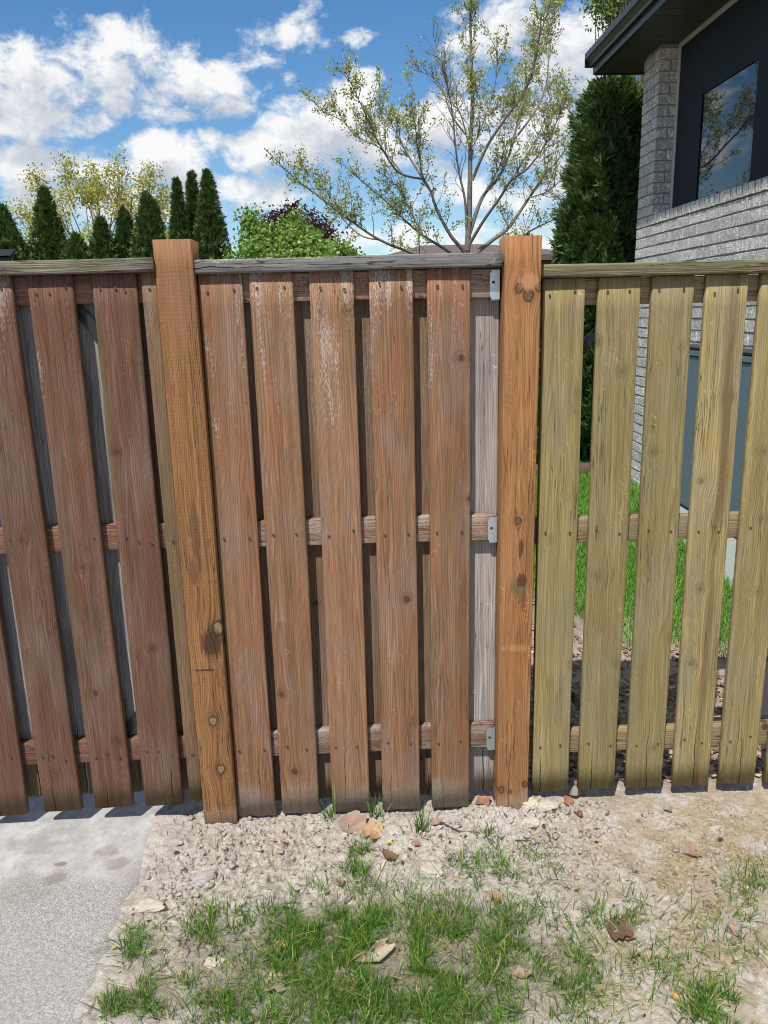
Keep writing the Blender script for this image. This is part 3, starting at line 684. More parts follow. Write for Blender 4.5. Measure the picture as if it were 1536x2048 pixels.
g._set(b.inputs['Normal'], g.bump(g.m('SUBTRACT', g.m('MULTIPLY', wn, 1.0), g.m('MULTIPLY', ridge, 0.7)), 0.9, 0.006))
BRICK = mt
MORTAR = plain('mortar', (0.26, 0.24, 0.235), 0.95, 0, 0.25, 60, 0.3)
FOUND = plain('foundation_concrete', (0.52, 0.51, 0.50), 0.9, 0, 0.15, 25, 0.3)
TRIM_D = plain('dark_aluminium', (0.030, 0.027, 0.027), 0.35, 0.0, 0.15, 40)
SOFFIT_M = plain('soffit_aluminium', (0.075, 0.066, 0.06), 0.5, 0.0, 0.12, 30)
FRAME_M = plain('taupe_window_frame', (0.50, 0.46, 0.43), 0.45, 0.0, 0.1, 30)
SHINGLE = plain('brown_shingle', (0.115, 0.085, 0.075), 0.9, 0, 0.45, 18, 0.4)
mb = MB()
mb.box((WX + 0.008, 0.8, 0.0), (WX + 0.16, WY_END - 0.012, SILL_B - 0.004))
mb.box((WX + 0.008, JAMB + 0.008, SILL_B - 0.002), (WX + 0.16, WY_END - 0.012, SOF + 0.05))
mb.box((WX + 0.165, 0.8, 0.0), (WX + 0.9, WY_END - 0.02, SILL_B + 0.01)); mb.box((WX + 0.75, 0.8, SILL_B), (WX + 0.8, WY_END - 0.02, SOF + 0.05))
mb.box((WX + 0.175, JAMB + 0.02, SILL_B), (WX + 3.0, WY_END - 0.02, SOF + 0.05)); mb.box((WX + 0.9, WY_END - 0.3, 0.0), (WX + 3.0, WY_END - 0.02, SILL_B))
wall = mb.build('wall', MORTAR, hs)
mb = MB(); mb.bbox((WX - 0.004, 0.8, 0.0), (WX + 0.15, WY_END + 0.004, Z0B - 0.006), 0.006); mb.build('foundation', FOUND, hs)
brick_cache = {}
def brick_mesh(lx, ly, lz, k):
    key = (round(lx, 3), round(ly, 3), round(lz, 3), k)
    if key not in brick_cache:
        rr = random.Random(k * 77 + 5); q = MB(); q.bbox((-lx / 2, -ly / 2, -lz / 2), (lx / 2, ly / 2, lz / 2), 0.0035)
        q.v = [(v[0] + rr.uniform(-.0012, .0012), v[1] + rr.uniform(-.001, .001), v[2] + rr.uniform(-.001, .001)) for v in q.v]
        brick_cache[key] = q.me('brick', BRICK)
    return brick_cache[key]
brnd = random.Random(5)
def brick(x0, x1, y0, y1, z0, z1, par):
    me_ = brick_mesh(x1 - x0, y1 - y0, z1 - z0, brnd.randrange(3))
    return link('brick', me_, par, ((x0 + x1) / 2 + brnd.uniform(-.0015, .0015), (y0 + y1) / 2, (z0 + z1) / 2))
J = 0.010
rest = MB()
for k in range(26):
    z0 = Z0B + k * CRS; z1 = z0 + CRS - J
    y = WY_END - (0.0 if k % 2 == 0 else -0.0)
    ln_ = BL if k % 2 == 0 else BL / 2
    while y > 0.85:
        y1 = y; y0 = y - ln_ + J
        hidden = (y1 < 3.40 and 0.47 < z0 and z1 < 1.55)
        if y0 > 2.15 and not hidden: brick(WX, WX + 0.09, y0, y1, z0, z1, wall)
        elif not hidden: rest.box((WX + brnd.uniform(-.001, .001), y0, z0), (WX + 0.09, y1, z1))
        y -= ln_; ln_ = BL
for k in range(26, 42):                               # the pier left of the window, with its reveal
    z0 = Z0B + k * CRS; z1 = min(z0 + CRS - J, SOF + 0.02)
    if k % 2 == 0:
        brick(WX, WX + 0.09, JAMB, JAMB + 0.09, z0, z1, wall); brick(WX, WX + 0.09, JAMB + 0.10, WY_END, z0, z1, wall); brick(WX + 0.10, WX + 0.159, JAMB, JAMB + 0.09, z0, z1, wall)
    else:
        brick(WX, WX + 0.158, JAMB, JAMB + 0.12, z0, z1, wall); brick(WX, WX + 0.09, JAMB + 0.13, WY_END, z0, z1, wall)
o = rest.build('far_bricks', BRICK, wall); tag(o, kind='stuff')
sill = MB(); sill.box((WX + 0.03, 0.8, SILL_B + 0.002), (WX + 0.16, JAMB - 0.004, SILL_T - 0.012)); sill = sill.build('window_sill', MORTAR, hs)
y = JAMB - 0.004
while y > 0.85:
    brick(WX - 0.006, WX + 0.12, y - 0.066, y, SILL_B, SILL_T, sill); y -= 0.083
# window
mt, g, b = new_mat('dark_coated_glass')
b.inputs['Base Color'].default_value = (0.014, 0.018, 0.028, 1); b.inputs['Roughness'].default_value = 0.015; b.inputs['IOR'].default_value = 1.8
GLASS = mt
win = MB()
win.bbox((WX + 0.145, JAMB - 0.042, SILL_T), (WX + 0.185, JAMB - 0.002, SOF + 0.02), 0.004)
win.bbox((WX + 0.145, 0.9, SILL_T), (WX + 0.184, JAMB - 0.044, SILL_T + 0.03), 0.004)
win.bbox((WX + 0.145, 0.9, SOF - 0.035), (WX + 0.183, JAMB - 0.044, SOF + 0.02), 0.004)
win = win.build('window', FRAME_M, hs)
q = MB(); q.box((WX + 0.164, 0.9, SILL_T + 0.028), (WX + 0.170, JAMB - 0.043, SOF - 0.03)); q.build('pane', GLASS, win)
SCREEN = plain('navy_masking_screen', (0.020, 0.023, 0.032), 0.75, 0.0, 0.15, 8, 0.0, 0.2)  # dark sheet added over the glass to hold back its reflections
pa = (3.90, 3.02, SILL_T + 0.034, SILL_T + 0.80)  # opening in the sheet, shaped so only this rectangle of glass reflects
q = MB(); xs0, xs1 = WX + 0.155, WX + 0.159
q.box((xs0, pa[0], SILL_T + 0.031), (xs1, JAMB - 0.0435, SOF - 0.036)); q.box((xs0, 0.9, SILL_T + 0.031), (xs1, pa[1], SOF - 0.036)); q.box((xs0 + 0.0003, pa[1], pa[3]), (xs1 - 0.0003, pa[0], SOF - 0.036)); q.build('masking_screen', SCREEN, win)
# soffit, fascia, gutter, roof
sf = MB(); sf.box((WX - 0.30, 0.8, SOF + 0.014), (WX + 0.2, WY_END + 0.42, SOF + 0.03)); sf = sf.build('soffit', SOFFIT_M, hs)
y = WY_END + 0.415; q = MB(); q.box((0, -0.135, 0), (0.485, 0, 0.012)); panel_me = q.me('panel', SOFFIT_M)
while y > 0.95:
    link('panel', panel_me, sf, (WX - 0.30 + 0.002, y, SOF)); y -= 0.143
q = MB(); q.bbox((WX - 0.325, 0.8, SOF - 0.012), (WX - 0.3005, WY_END + 0.42, SOF + 0.16), 0.004); q.bbox((WX - 0.30, WY_END + 0.4205, SOF - 0.012), (WX + 3.0, WY_END + 0.445, SOF + 0.16), 0.004); q.build('fascia', TRIM_D, hs)
gp = [(a + 0.045 if a < -0.33 else a, c) for a, c in [(-0.326, 0.05), (-0.40, 0.05), (-0.405, 0.07), (-0.425, 0.105), (-0.44, 0.115), (-0.44, 0.165), (-0.432, 0.172), (-0.425, 0.165), (-0.425, 0.13), (-0.405, 0.115), (-0.39, 0.075), (-0.34, 0.065), (-0.335, 0.16), (-0.326, 0.16)]]
q = MB(); q.prism([(WX + a, SOF + c) for a, c in gp], 0.8, WY_END + 0.44); q.box((WX - 0.393, WY_END + 0.4405, SOF + 0.052), (WX - 0.327, WY_END + 0.446, SOF + 0.165)); q.build('gutter', TRIM_D, hs)
q = MB()
ra, rb_ = (WX - 0.36, SOF + 0.175), (WX + 3.0, SOF + 1.6)
ye = WY_END + 0.46
q.add([(ra[0], 0.8, ra[1]), (ra[0], ye, ra[1]), (rb_[0], ye - 3.3, rb_[1]), (rb_[0], 0.8, rb_[1]), (ra[0], 0.8, ra[1] - 0.03), (ra[0], ye, ra[1] - 0.03), (rb_[0], ye - 3.3, rb_[1] - 0.03), (rb_[0], 0.8, rb_[1] - 0.03),
       (rb_[0], ye, ra[1]), (rb_[0], ye, ra[1] - 0.03)],
      [(0, 3, 2, 1), (4, 5, 6, 7), (0, 1, 5, 4), (1, 2, 8), (1, 8, 9, 5), (2, 3, 7, 6), (0, 4, 7, 3)])
q.build('roof', SHINGLE, hs)
reparent(hs)

# slate-blue cabinet against the brick wall
BLUE = plain('slate_blue_panel', (0.125, 0.185, 0.225), 0.5, 0.0, 0.05, 3.0, 0.02)
WHITE = plain('white_plinth', (0.78, 0.78, 0.76), 0.7, 0.0, 0.08, 12)
cb = empty('storage_cabinet', (2.4, 2.8, 0.4), 'slate-blue storage cabinet on a white plinth standing against the brick wall', 'cabinet')
q = MB(); q.bbox((2.30, 2.0, 0.445), (2.485, 3.30, 1.50), 0.008); q.build('body', BLUE, cb)
q = MB(); q.bbox((2.292, 1.995, 1.505), (2.487, 3.306, 1.545), 0.006); q.build('lid', BLUE, cb)
q = MB(); q.bbox((2.29, 1.99, 1.549), (2.489, 3.31, 1.566), 0.004); q.build('lid_seal', STEEL, cb)
q = MB(); q.bbox((2.305, 2.0, 0.10), (2.485, 3.295, 0.432), 0.01); q.build('plinth', WHITE, cb)
q = MB(); q.box((2.303, 2.01, 0.4325), (2.484, 3.292, 0.4445)); q.build('base_gap', STEEL, cb)
reparent(cb)

# ------------------------------------------------------------------ foliage builders
def leaf_mat(name, rough=0.55, trans=0.35, tint=(1, 1, 1)):
    mt = bpy.data.materials.new(name); mt.use_nodes = True; nt = mt.node_tree; nt.nodes.clear(); g = G(nt)
    col = g.mix(1.0, g.attr('Col')[0], tint, 'MULTIPLY')
    b = g.node('ShaderNodeBsdfPrincipled', {'Base Color': col, 'Roughness': rough, 'Specular IOR Level': 0.35})
    t = g.node('ShaderNodeBsdfTranslucent', {'Color': g.mix(1.0, col, (1.15, 1.25, 0.6), 'MULTIPLY')})
    mx = g.node('ShaderNodeMixShader', {0: trans, 1: b.outputs[0], 2: t.outputs[0]})
    out = g.node('ShaderNodeOutputMaterial'); nt.links.new(mx.outputs[0], out.inputs[0]); return mt
LEAF = leaf_mat('leaf_green'); NEEDLE = leaf_mat('cedar_scale_leaf', 0.6, 0.15); BLADE = leaf_mat('grass_blade', 0.5, 0.3)
BARK = plain('grey_bark', (0.165, 0.145, 0.125), 0.9, 0, 0.35, 35, 0.5)
BARK_D = plain('cedar_bark', (0.09, 0.06, 0.045), 0.95, 0, 0.35, 35, 0.5)

def np_mesh(name, V, F, mats, cols=None, smooth=False):
    """V (n,3), F (m,k) with k 3 or 4."""
    me = bpy.data.meshes.new(name); k = F.shape[1]
    me.vertices.add(len(V)); me.vertices.foreach_set('co', np.ascontiguousarray(V, dtype=np.float32).ravel())
    me.loops.add(F.size); me.loops.foreach_set('vertex_index', np.ascontiguousarray(F, dtype=np.int32).ravel())
    me.polygons.add(len(F)); me.polygons.foreach_set('loop_start', np.arange(0, F.size, k, dtype=np.int32))
    if smooth: me.polygons.foreach_set('use_smooth', np.ones(len(F), dtype=bool))
    for mt in (mats if isinstance(mats, (list, tuple)) else [mats]): me.materials.append(mt)
    if cols is not None:
        a = me.color_attributes.new('Col', 'FLOAT_COLOR', 'POINT')
        c = np.ones((len(V), 4), dtype=np.float32); c[:, :3] = cols; a.data.foreach_set('color', c.ravel())
    me.update(calc_edges=True); return me
def unit(a): return a / np.maximum(np.linalg.norm(a, axis=-1, keepdims=True), 1e-9)
def rhombs(C, D, W, length, width, cols, fold=0.0):
    """Pointed leaves: centre base C, along D, across W (unit), arrays of length and width -> V,F(4),cols."""
    n = len(C); L = length[:, None]; Wd = width[:, None]
    N = np.cross(D, W)
    p0 = C; p1 = C + D * L * 0.45 + W * Wd * 0.5 + N * L * fold; p2 = C + D * L; p3 = C + D * L * 0.45 - W * Wd * 0.5 + N * L * fold
    V = np.stack([p0, p1, p2, p3], 1).reshape(-1, 3)
    F = np.arange(4 * n).reshape(n, 4)
    return V, F, np.repeat(cols, 4, 0)
def rnd_unit(rng, n): return unit(rng.normal(size=(n, 3)))
def pal(rng, n, cols, jitter=0.25):
    cols = np.asarray(cols, float); c = cols[rng.integers(0, len(cols), n)]
    return c * (1 + rng.uniform(-jitter, jitter, (n, 1)))

def cedar(name, base, H, R, nspray, seed, label, group=None, cols=((0.035, 0.075, 0.02), (0.05, 0.10, 0.026), (0.07, 0.115, 0.03)), size=0.075, twin=None, lean=0.0, belly=0.62, lump=0.25):
    """Columnar cedar: overlapping upright sprays on a tapered, lumpy crown over a trunk."""
    rng = np.random.default_rng(seed)
    t = empty(name, base, label, 'tree', group)
    q = MB(); q.tube([(0, 0, -0.05), (0.01, 0, H * 0.4), (lean * H * 0.8, 0, H * 0.85)], [R * 0.11 + 0.02, R * 0.08 + 0.015, 0.012], 7); q.build('trunk', BARK_D, t, True)
    u = rng.random(nspray) ** 1.15; a = rng.random(nspray) * 2 * np.pi
    prof = lambda u: R * np.clip((1 - u), 0, 1) ** belly * (0.78 + 0.22 * np.minimum(1, u / 0.12))
    lu = 0.6 * fbm(a * 2.2 + 3, u * H * 1.7 + seed, seed, 3) + 0.4 * fbm(a * 6.5 + 3, u * H * 5.5 + seed, seed + 3, 2)
    depth = rng.random(nspray) ** 2.2
    rr = prof(u) * (1 + lump * (lu - 0.5) * 2) * (1.0 - 0.45 * depth)
    C = np.stack([rr * np.cos(a) + lean * u * H, rr * np.sin(a), u * H * 0.97 + 0.03], 1)
    if twin is not None:
        k = rng.random(nspray) < 0.38
        C[k, 0] = C[k, 0] * 0.62 + twin[0]; C[k, 1] *= 0.62; C[k, 2] *= twin[1]
    out = np.stack([np.cos(a), np.sin(a), np.zeros(nspray)], 1)
    D = unit(out * rng.uniform(0.25, 0.9, (nspray, 1)) + np.array([0, 0, 1.0]) * rng.uniform(0.5, 1.1, (nspray, 1)) + rng.normal(0, 0.28, (nspray, 3)))
    tang = unit(np.cross(D, out) + rng.normal(0, 0.3, (nspray, 3))); mix_ = rng.uniform(0, 1, (nspray, 1))
    W = unit(np.cross(D, np.where(mix_ < 0.55, out, tang)))
    sz = size * rng.uniform(0.7, 1.35, nspray)
    base_c = pal(rng, nspray, cols, 0.3)
    parts = []
    for ang in (-0.95, -0.6, -0.28, 0.0, 0.28, 0.6, 0.95):
        an = (ang + rng.normal(0, 0.16, nspray))[:, None]
        Dk = unit(D * np.cos(an) + W * np.sin(an) + rng.normal(0, 0.16, (nspray, 3))); Wk = unit(np.cross(np.cross(D, W) + rng.normal(0, 0.25, (nspray, 3)), Dk))
        ls = sz * rng.uniform(0.45, 1.25, nspray) * (1 - 0.25 * abs(ang))
        parts.append(rhombs(C + D * (sz * 0.3 * rng.random(nspray))[:, None], Dk, Wk, ls, ls * rng.uniform(0.13, 0.26, nspray), base_c * rng.uniform(0.75, 1.3, (nspray, 1))))
    V = np.concatenate([p[0] for p in parts]); off_ = 0; Fs = []
    for p in parts: Fs.append(p[1] + off_); off_ += len(p[0])
    me = np_mesh('crown', V, np.concatenate(Fs), NEEDLE, np.concatenate([p[2] for p in parts]))
    link('crown', me, t)
    # thin inner foliage so the crown is not see-through
    n2 = max(200, nspray // 2); u = rng.random(n2); a = rng.random(n2) * 2 * np.pi; rr = prof(u) * rng.uniform(0.25, 0.72, n2)
    C = np.stack([rr * np.cos(a) + lean * u * H, rr * np.sin(a), u * H * 0.93], 1)
    if twin is not None:
        k = rng.random(n2) < 0.38; C[k, 0] = C[k, 0] * 0.5 + twin[0]; C[k, 2] *= twin[1]
    D = unit(rng.normal(0, 0.5, (n2, 3)) + np.array([0, 0, 1.0])); W = unit(np.cross(D, rnd_unit(rng, n2)))
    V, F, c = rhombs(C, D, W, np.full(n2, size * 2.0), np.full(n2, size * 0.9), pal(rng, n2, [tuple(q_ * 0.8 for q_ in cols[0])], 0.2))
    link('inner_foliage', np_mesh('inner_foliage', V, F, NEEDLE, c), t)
    return t
# tall cedar by the house corner, with a younger one in front of its foot
gz = lambda x, y: float(ground_z(np.array(x), np.array(y)))
cedar('cedar_tree', (2.50, 5.72, gz(2, 5.6)), 3.74, 0.52, 26000, 3, 'tall dense dark green cedar standing against the house corner under the eave', 'cedars in the garden', ((0.040, 0.085, 0.022), (0.055, 0.11, 0.028), (0.075, 0.13, 0.034)), 0.085, None, 0.0, 0.24, 0.62)
cedar('cedar_tree', (1.66, 5.45, gz(1.7, 5.4)), 2.3, 0.30, 5000, 4, 'small yellow-green cedar tucked at the foot of the tall cedar beside the orange post', 'cedars in the garden', ((0.11, 0.16, 0.035), (0.08, 0.14, 0.036)), 0.055, None, 0.0, 0.6, 0.3)
row = [  # px top x, top y, half width px at the fence top, depth, label
    (2, 400, 46, 9.5, 'dark cedar cut by the left picture edge, beside the navy canopy', None),
    (86, 362, 44, 10.0, 'tall slender cedar standing alone before the yellow-leaved tree', None),
    (150, 458, 36, 9.4, 'short broad cedar, lowest of the row behind the red-brown gate', None),
    (200, 424, 33, 9.7, 'squat cedar with a blunt tip, right of the lowest cedar in the row', None),
    (244, 404, 28, 9.9, 'narrow twin-tipped cedar between the squat cedar and a taller one', (0.07, 0.985)),
    (290, 372, 40, 9.7, 'tall twin-topped cedar directly left of the brown post top', (0.13, 0.97)),
    (352, 345, 26, 10.8, 'leftmost of the three tall cedars above the brown post', None),
    (381, 330, 25, 11.2, 'middle one of the three tall cedars above the brown post', None),
    (413, 324, 40, 10.4, 'rightmost and tallest of the three cedars above the brown post', None)]
for i, (px, py, hw, Y, lab, twin) in enumerate(row):
    top = atY(px, py, Y); bx = atY(px + 4, 515, Y); rad_px = hw / FPX * (Y + 2.66)
    gzz = 0.24; H = top.z - gzz
    uu = (atY(px, 510, Y).z - gzz) / H
    R = max(0.1, rad_px - 0.035) / max(0.2, (1 - uu) ** 0.85)
    cedar('cedar_tree', (bx.x, Y, gzz), H - 0.05, R, 6500, 20 + i, lab, 'cedars in the garden', ((0.055, 0.10, 0.026), (0.075, 0.13, 0.034), (0.10, 0.16, 0.04)), 0.07, twin, (top.x - bx.x) / H, 0.85, 0.22)

# ------------------------------------------------------------------ broad-leaved trees
def bend(p0, p1, n, amp, rng):
    pts = [np.asarray(p0) + (np.asarray(p1) - np.asarray(p0)) * i / (n - 1) for i in range(n)]
    for i in range(1, n - 1): pts[i] = pts[i] + rng.normal(0, amp, 3)
    return pts
def leaves_at(rng, C, size, per, spread, cols, name, par, up=0.3, aspect=0.6):
    n = len(C) * per; P_ = np.repeat(C, per, 0) + rng.normal(0, spread, (n, 3))
    D = unit(rng.normal(size=(n, 3)) + np.array([0, 0, up])); W = unit(np.cross(D, rnd_unit(rng, n)))
    L = size * rng.uniform(0.65, 1.3, n)
    V, F, c = rhombs(P_, D, W, L, L * aspect, pal(rng, n, cols, 0.28), 0.06)
    return link(name, np_mesh(name, V, F, LEAF, c), par)
def limb_points(pxs, Y0, Y1):
    n = len(pxs); return [atY(px, py, Y0 + (Y1 - Y0) * i / (n - 1)) for i, (px, py) in enumerate(pxs)]
def smooth_line(pts, n):
    pts = [np.array(p) for p in pts]; out = []
    for i in range(len(pts) - 1):
        p0 = pts[max(i - 1, 0)]; p1 = pts[i]; p2 = pts[i + 1]; p3 = pts[min(i + 2, len(pts) - 1)]
        for k in range(n):
            t = k / n; out.append(0.5 * ((2 * p1) + (-p0 + p2) * t + (2 * p0 - 5 * p1 + 4 * p2 - p3) * t * t + (-p0 + 3 * p1 - 3 * p2 + p3) * t ** 3))
    out.append(pts[-1]); return out
# the budding tree behind the fence
TY = 9.0
tr = empty('budding_tree', (atY(936, 500, TY).x, TY, 0.2), 'sparse budding tree with many spreading grey limbs behind the middle fence', 'tree')
limbs = [  # pixels along each limb, depth offset at the tip, base radius
    ([(930, 760), (932, 560), (938, 440), (940, 360), (941, 293), (945, 195), (942, 90), (940, 0), (944, -60)], 0.0, 0.085),
    ([(934, 470), (930, 400), (917, 340), (909, 273), (905, 225), (892, 156), (888, 90)], -0.5, 0.035),
    ([(938, 277), (903, 230), (884, 175), (858, 150), (828, 140)], 0.3, 0.022),
    ([(940, 300), (925, 240), (905, 190), (880, 120), (866, 70)], 0.6, 0.02),
    ([(944, 361), (974, 293), (1017, 228), (1042, 195), (1067, 137), (1078, 80), (1100, 10)], -0.8, 0.042),
    ([(938, 470), (964, 396), (997, 355), (1020, 305), (1036, 242), (1048, 199), (1066, 130), (1080, 60)], 0.9, 0.05),
    ([(938, 490), (968, 440), (1001, 394), (1022, 361), (1056, 336), (1091, 289), (1108, 256), (1135, 190)], -1.2, 0.045),
    ([(940, 515), (985, 480), (1017, 455), (1058, 396), (1091, 348), (1114, 322), (1151, 271), (1175, 235)], 0.5, 0.055),
    ([(1036, 270), (1075, 215), (1093, 166), (1097, 117), (1101, 39), (1122, 0)], 0.6, 0.026),
    ([(945, 520), (1010, 500), (1059, 463), (1132, 427), (1160, 405)], -0.6, 0.035),
    ([(930, 530), (927, 503), (902, 472), (875, 422), (861, 382), (844, 349), (840, 309), (834, 288), (831, 255), (822, 205)], -0.6, 0.052),
    ([(861, 382), (827, 328), (802, 284), (784, 249), (767, 209), (752, 180)], 0.4, 0.027),
    ([(846, 358), (798, 345), (765, 299), (744, 259), (727, 220), (709, 182), (690, 142)], -1.2, 0.028),
    ([(811, 356), (765, 300), (713, 272), (682, 240), (644, 224)], 0.7, 0.02),
    ([(928, 530), (900, 505), (848, 472), (807, 438), (777, 407), (736, 372), (700, 340)], 1.0, 0.042),
    ([(925, 545), (870, 522), (830, 508), (760, 480), (700, 440), (640, 395), (585, 352), (528, 296)], -0.9, 0.046),
    ([(760, 480), (720, 470), (680, 430), (650, 380), (610, 345)], 0.3, 0.02),
    ([(848, 472), (820, 420), (800, 380), (770, 350)], 0.5, 0.02),
    ([(960, 400), (1000, 330), (1010, 270), (1005, 220)], 1.0, 0.018),
    ([(1022, 361), (1060, 300), (1100, 230), (1140, 215)], 1.0, 0.02),
    ([(1058, 396), (1100, 380), (1140, 340), (1165, 330)], -0.4, 0.018),
    ([(942, 300), (965, 250), (990, 170), (995, 100)], -0.3, 0.014),
]
rng = np.random.default_rng(77)
wood = MB(); buds = []
bare = []
for li, (pxs, dy, r0) in enumerate(limbs):
    pts = smooth_line(limb_points(pxs, TY, TY + dy), 5); n = len(pts)
    rad_ = [max(0.005, 0.6 * r0 * (1 - 0.86 * (i / (n - 1)) ** 0.9)) for i in range(n)]
    wood.tube([tuple(p) for p in pts], rad_, 6)
    length = sum(np.linalg.norm(pts[i + 1] - pts[i]) for i in range(n - 1))
    nsub = int(length * (9.0 if li else 7.0)) + 4
    is_bare = li in (1, 2, 3)
    for k in range(nsub):
        f = rng.uniform(0.22 if li else 0.42, 1.0); i = min(n - 2, int(f * (n - 1)))
        if pts[i][2] < 1.6: continue
        d0 = unit(pts[i + 1] - pts[i]); side = unit(rng.normal(size=3)); dd = unit(d0 * 0.7 + side * 0.75 + np.array([0, 0, 0.35]))
        L = rng.uniform(0.18, 0.62) * (1.1 - 0.35 * f); p = pts[i].copy(); seg = [p.copy()]
        for _ in range(4):
            dd = unit(dd + rng.normal(0, 0.2, 3) + np.array([0, 0, 0.1])); p = p + dd * L / 4; seg.append(p.copy())
        wood.tube([tuple(q_) for q_ in seg], [0.0065, 0.005, 0.004, 0.003, 0.002], 4, 0, False)
        for s_ in range(2, 5):
            if rng.random() < (0.10 if is_bare else 0.95): buds.append(seg[s_] + rng.normal(0, 0.012, 3))
        for _ in range(3):
            j = rng.integers(1, 4); q0 = seg[j]; d2 = unit(dd + rng.normal(0, 0.8, 3)); l2 = rng.uniform(0.05, 0.2); q1 = q0 + d2 * l2
            wood.tube([tuple(q0), tuple((q0 + q1) / 2 + rng.normal(0, 0.008, 3)), tuple(q1)], [0.0032, 0.0026, 0.0018], 3, 0, False)
            if rng.random() < (0.12 if is_bare else 0.95): buds.append(q1); buds.append((q0 + q1) / 2)
wood.build('trunk', BARK, tr, True)
leaves_at(rng, np.array(buds), 0.034, 7, 0.025, [(0.30, 0.34, 0.10), (0.36, 0.40, 0.12), (0.22, 0.26, 0.08), (0.32, 0.27, 0.10), (0.42, 0.45, 0.18)], 'crown', tr)
reparent(tr)

def bush_tree(name, label, cx_px, top_px, w_px, Y, nleaf, size, cols, seed, per=6, spread=0.08, twigs=60, clump=0.34, lo=490, density_pow=0.5, group=None, aspect=0.6, trunk=True, sparse=False, extra=()):
    """Rounded crown: leaf clusters in lumpy shells carried by a forked trunk."""
    rng = np.random.default_rng(seed)
    top = atY(cx_px, top_px, Y); scale = (Y + 2.66) / FPX; R = w_px * scale; zc0 = 0.3
    t = empty(name, (top.x, Y, 0.2), label, 'tree', group)
    H = top.z; cz = max(1.6, H - R * 0.95); RZ = H - cz
    q = MB(); ends = []
    q.tube([(top.x, Y, -0.1), (top.x + 0.05, Y, cz * 0.55)], [0.10, 0.08], 8)
    for k in range(twigs):
        a = rng.random() * 6.283; v = rng.uniform(-0.25, 1.0)
        c = math.sqrt(max(0, 1 - min(1, abs(v)) ** 2)); lum = 0.72 + 0.5 * rng.random()
        e = np.array([top.x + R * c * math.cos(a) * lum, Y + R * c * math.sin(a) * lum * 0.8, cz + RZ * v * (0.8 + 0.25 * rng.random())]); ends.append(e)
        s0 = np.array([top.x, Y, cz * 0.5 + 0.2 * rng.random()]); mid = s0 * 0.45 + e * 0.55 + rng.normal(0, 0.12, 3)
        pts = smooth_line([s0, mid, e], 4); q.tube([tuple(p) for p in pts], list(np.linspace(0.03, 0.006, len(pts))), 4, 0, False)
    for (ex, ey) in extra:
        e = np.array(atY(ex, ey, Y)); s0 = np.array([top.x + (e[0] - top.x) * 0.8, Y, cz * 0.4 + e[2] * 0.6]); pts = smooth_line([s0, (s0 + e) / 2 + rng.normal(0, 0.05, 3), e], 4)
        q.tube([tuple(p) for p in pts], list(np.linspace(0.02, 0.005, len(pts))), 4, 0, False)
        for f in np.linspace(0.35, 1, 6): ends.append(s0 + (e - s0) * f)
    q.build('trunk', BARK, t, True)
    E = np.array(ends); n = nleaf // per
    base_ = E[rng.integers(0, len(E), n)] + rng.normal(0, clump * R * 0.45, (n, 3)) * np.array([1, 1, 0.8])
    leaves_at(rng, base_, size, per, spread, cols, 'crown', t, 0.25, aspect)
    reparent(t); return t
bush_tree('yellow_tree', 'airy yellow-green tree spreading behind the row of cedars at left', 175, 374, 168, 14.0, 22000, 0.055, [(0.42, 0.40, 0.075), (0.50, 0.46, 0.11), (0.34, 0.36, 0.07), (0.40, 0.34, 0.12)], 5, 7, 0.06, 150, 0.13, extra=((70, 350), (235, 326), (190, 335), (300, 340), (130, 325), (330, 385)))
bush_tree('maple_tree', 'round bright green maple crown just above the middle fence', 588, 468, 128, 8.0, 46000, 0.044, [(0.16, 0.28, 0.055), (0.22, 0.34, 0.075), (0.12, 0.22, 0.045), (0.30, 0.38, 0.11)], 6, 7, 0.06, 320, 0.16, aspect=0.95, extra=((498, 438), (592, 446)))
bush_tree('purple_tree', 'dark purple-leaved tree behind the bright green maple', 588, 420, 66, 12.0, 5200, 0.06, [(0.075, 0.022, 0.035), (0.10, 0.03, 0.04), (0.055, 0.018, 0.028)], 8, 6, 0.07, 90, 0.2)
bush_tree('tall_tree', 'leafy tree top showing above the dark gutter', 1300, -80, 85, 15.0, 4200, 0.08, [(0.15, 0.21, 0.05), (0.20, 0.27, 0.06), (0.11, 0.16, 0.04)], 9, 6, 0.1, 60, 0.25, extra=((1222, 15), (1232, 50), (1245, 0)))

# ------------------------------------------------------------------ far neighbour house and the navy canopy
nh = empty('neighbour_house', atY(900, 520, 24.0), 'low neighbouring house with a brown shingle roof glimpsed through the budding tree', 'house')
a = atY(770, 520, 24.0); c_ = atY(1130, 520, 24.0); e0 = atY(800, 518, 24.0).z; rz = atY(880, 492, 24.0).z; r1 = atY(860, 450, 24.0); r2 = atY(1000, 450, 24.0)
q = MB(); q.box((a.x, 24.0, 0.0), (c_.x + 0.6, 31.0, e0)); q.build('wall', SOFFIT_M, nh)
q = MB(); q.add([(a.x - 0.4, 23.6, e0 + 0.003), (c_.x + 1.0, 23.6, e0 + 0.003), (c_.x + 1.0, 31.4, e0 + 0.003), (a.x - 0.4, 31.4, e0 + 0.003), (r1.x, 27.5, rz + 0.3), (r2.x, 27.5, rz + 0.3)], [(0, 1, 5, 4), (1, 2, 5), (2, 3, 4, 5), (3, 0, 4), (3, 2, 1, 0)]); q.build('roof', SHINGLE, nh)
q = MB(); q.box((a.x - 0.42, 23.55, e0 - 0.15), (c_.x + 1.02, 23.598, e0 + 0.02)); q.build('fascia', SHINGLE, nh)
for xx in (0.25, 0.55, 0.8):
    xw = a.x + (c_.x - a.x) * xx; q = MB(); q.box((xw, 23.96, e0 - 1.6), (xw + 0.9, 23.998, e0 - 0.5)); wd_ = q.build('window', GLASS, nh)
reparent(nh)
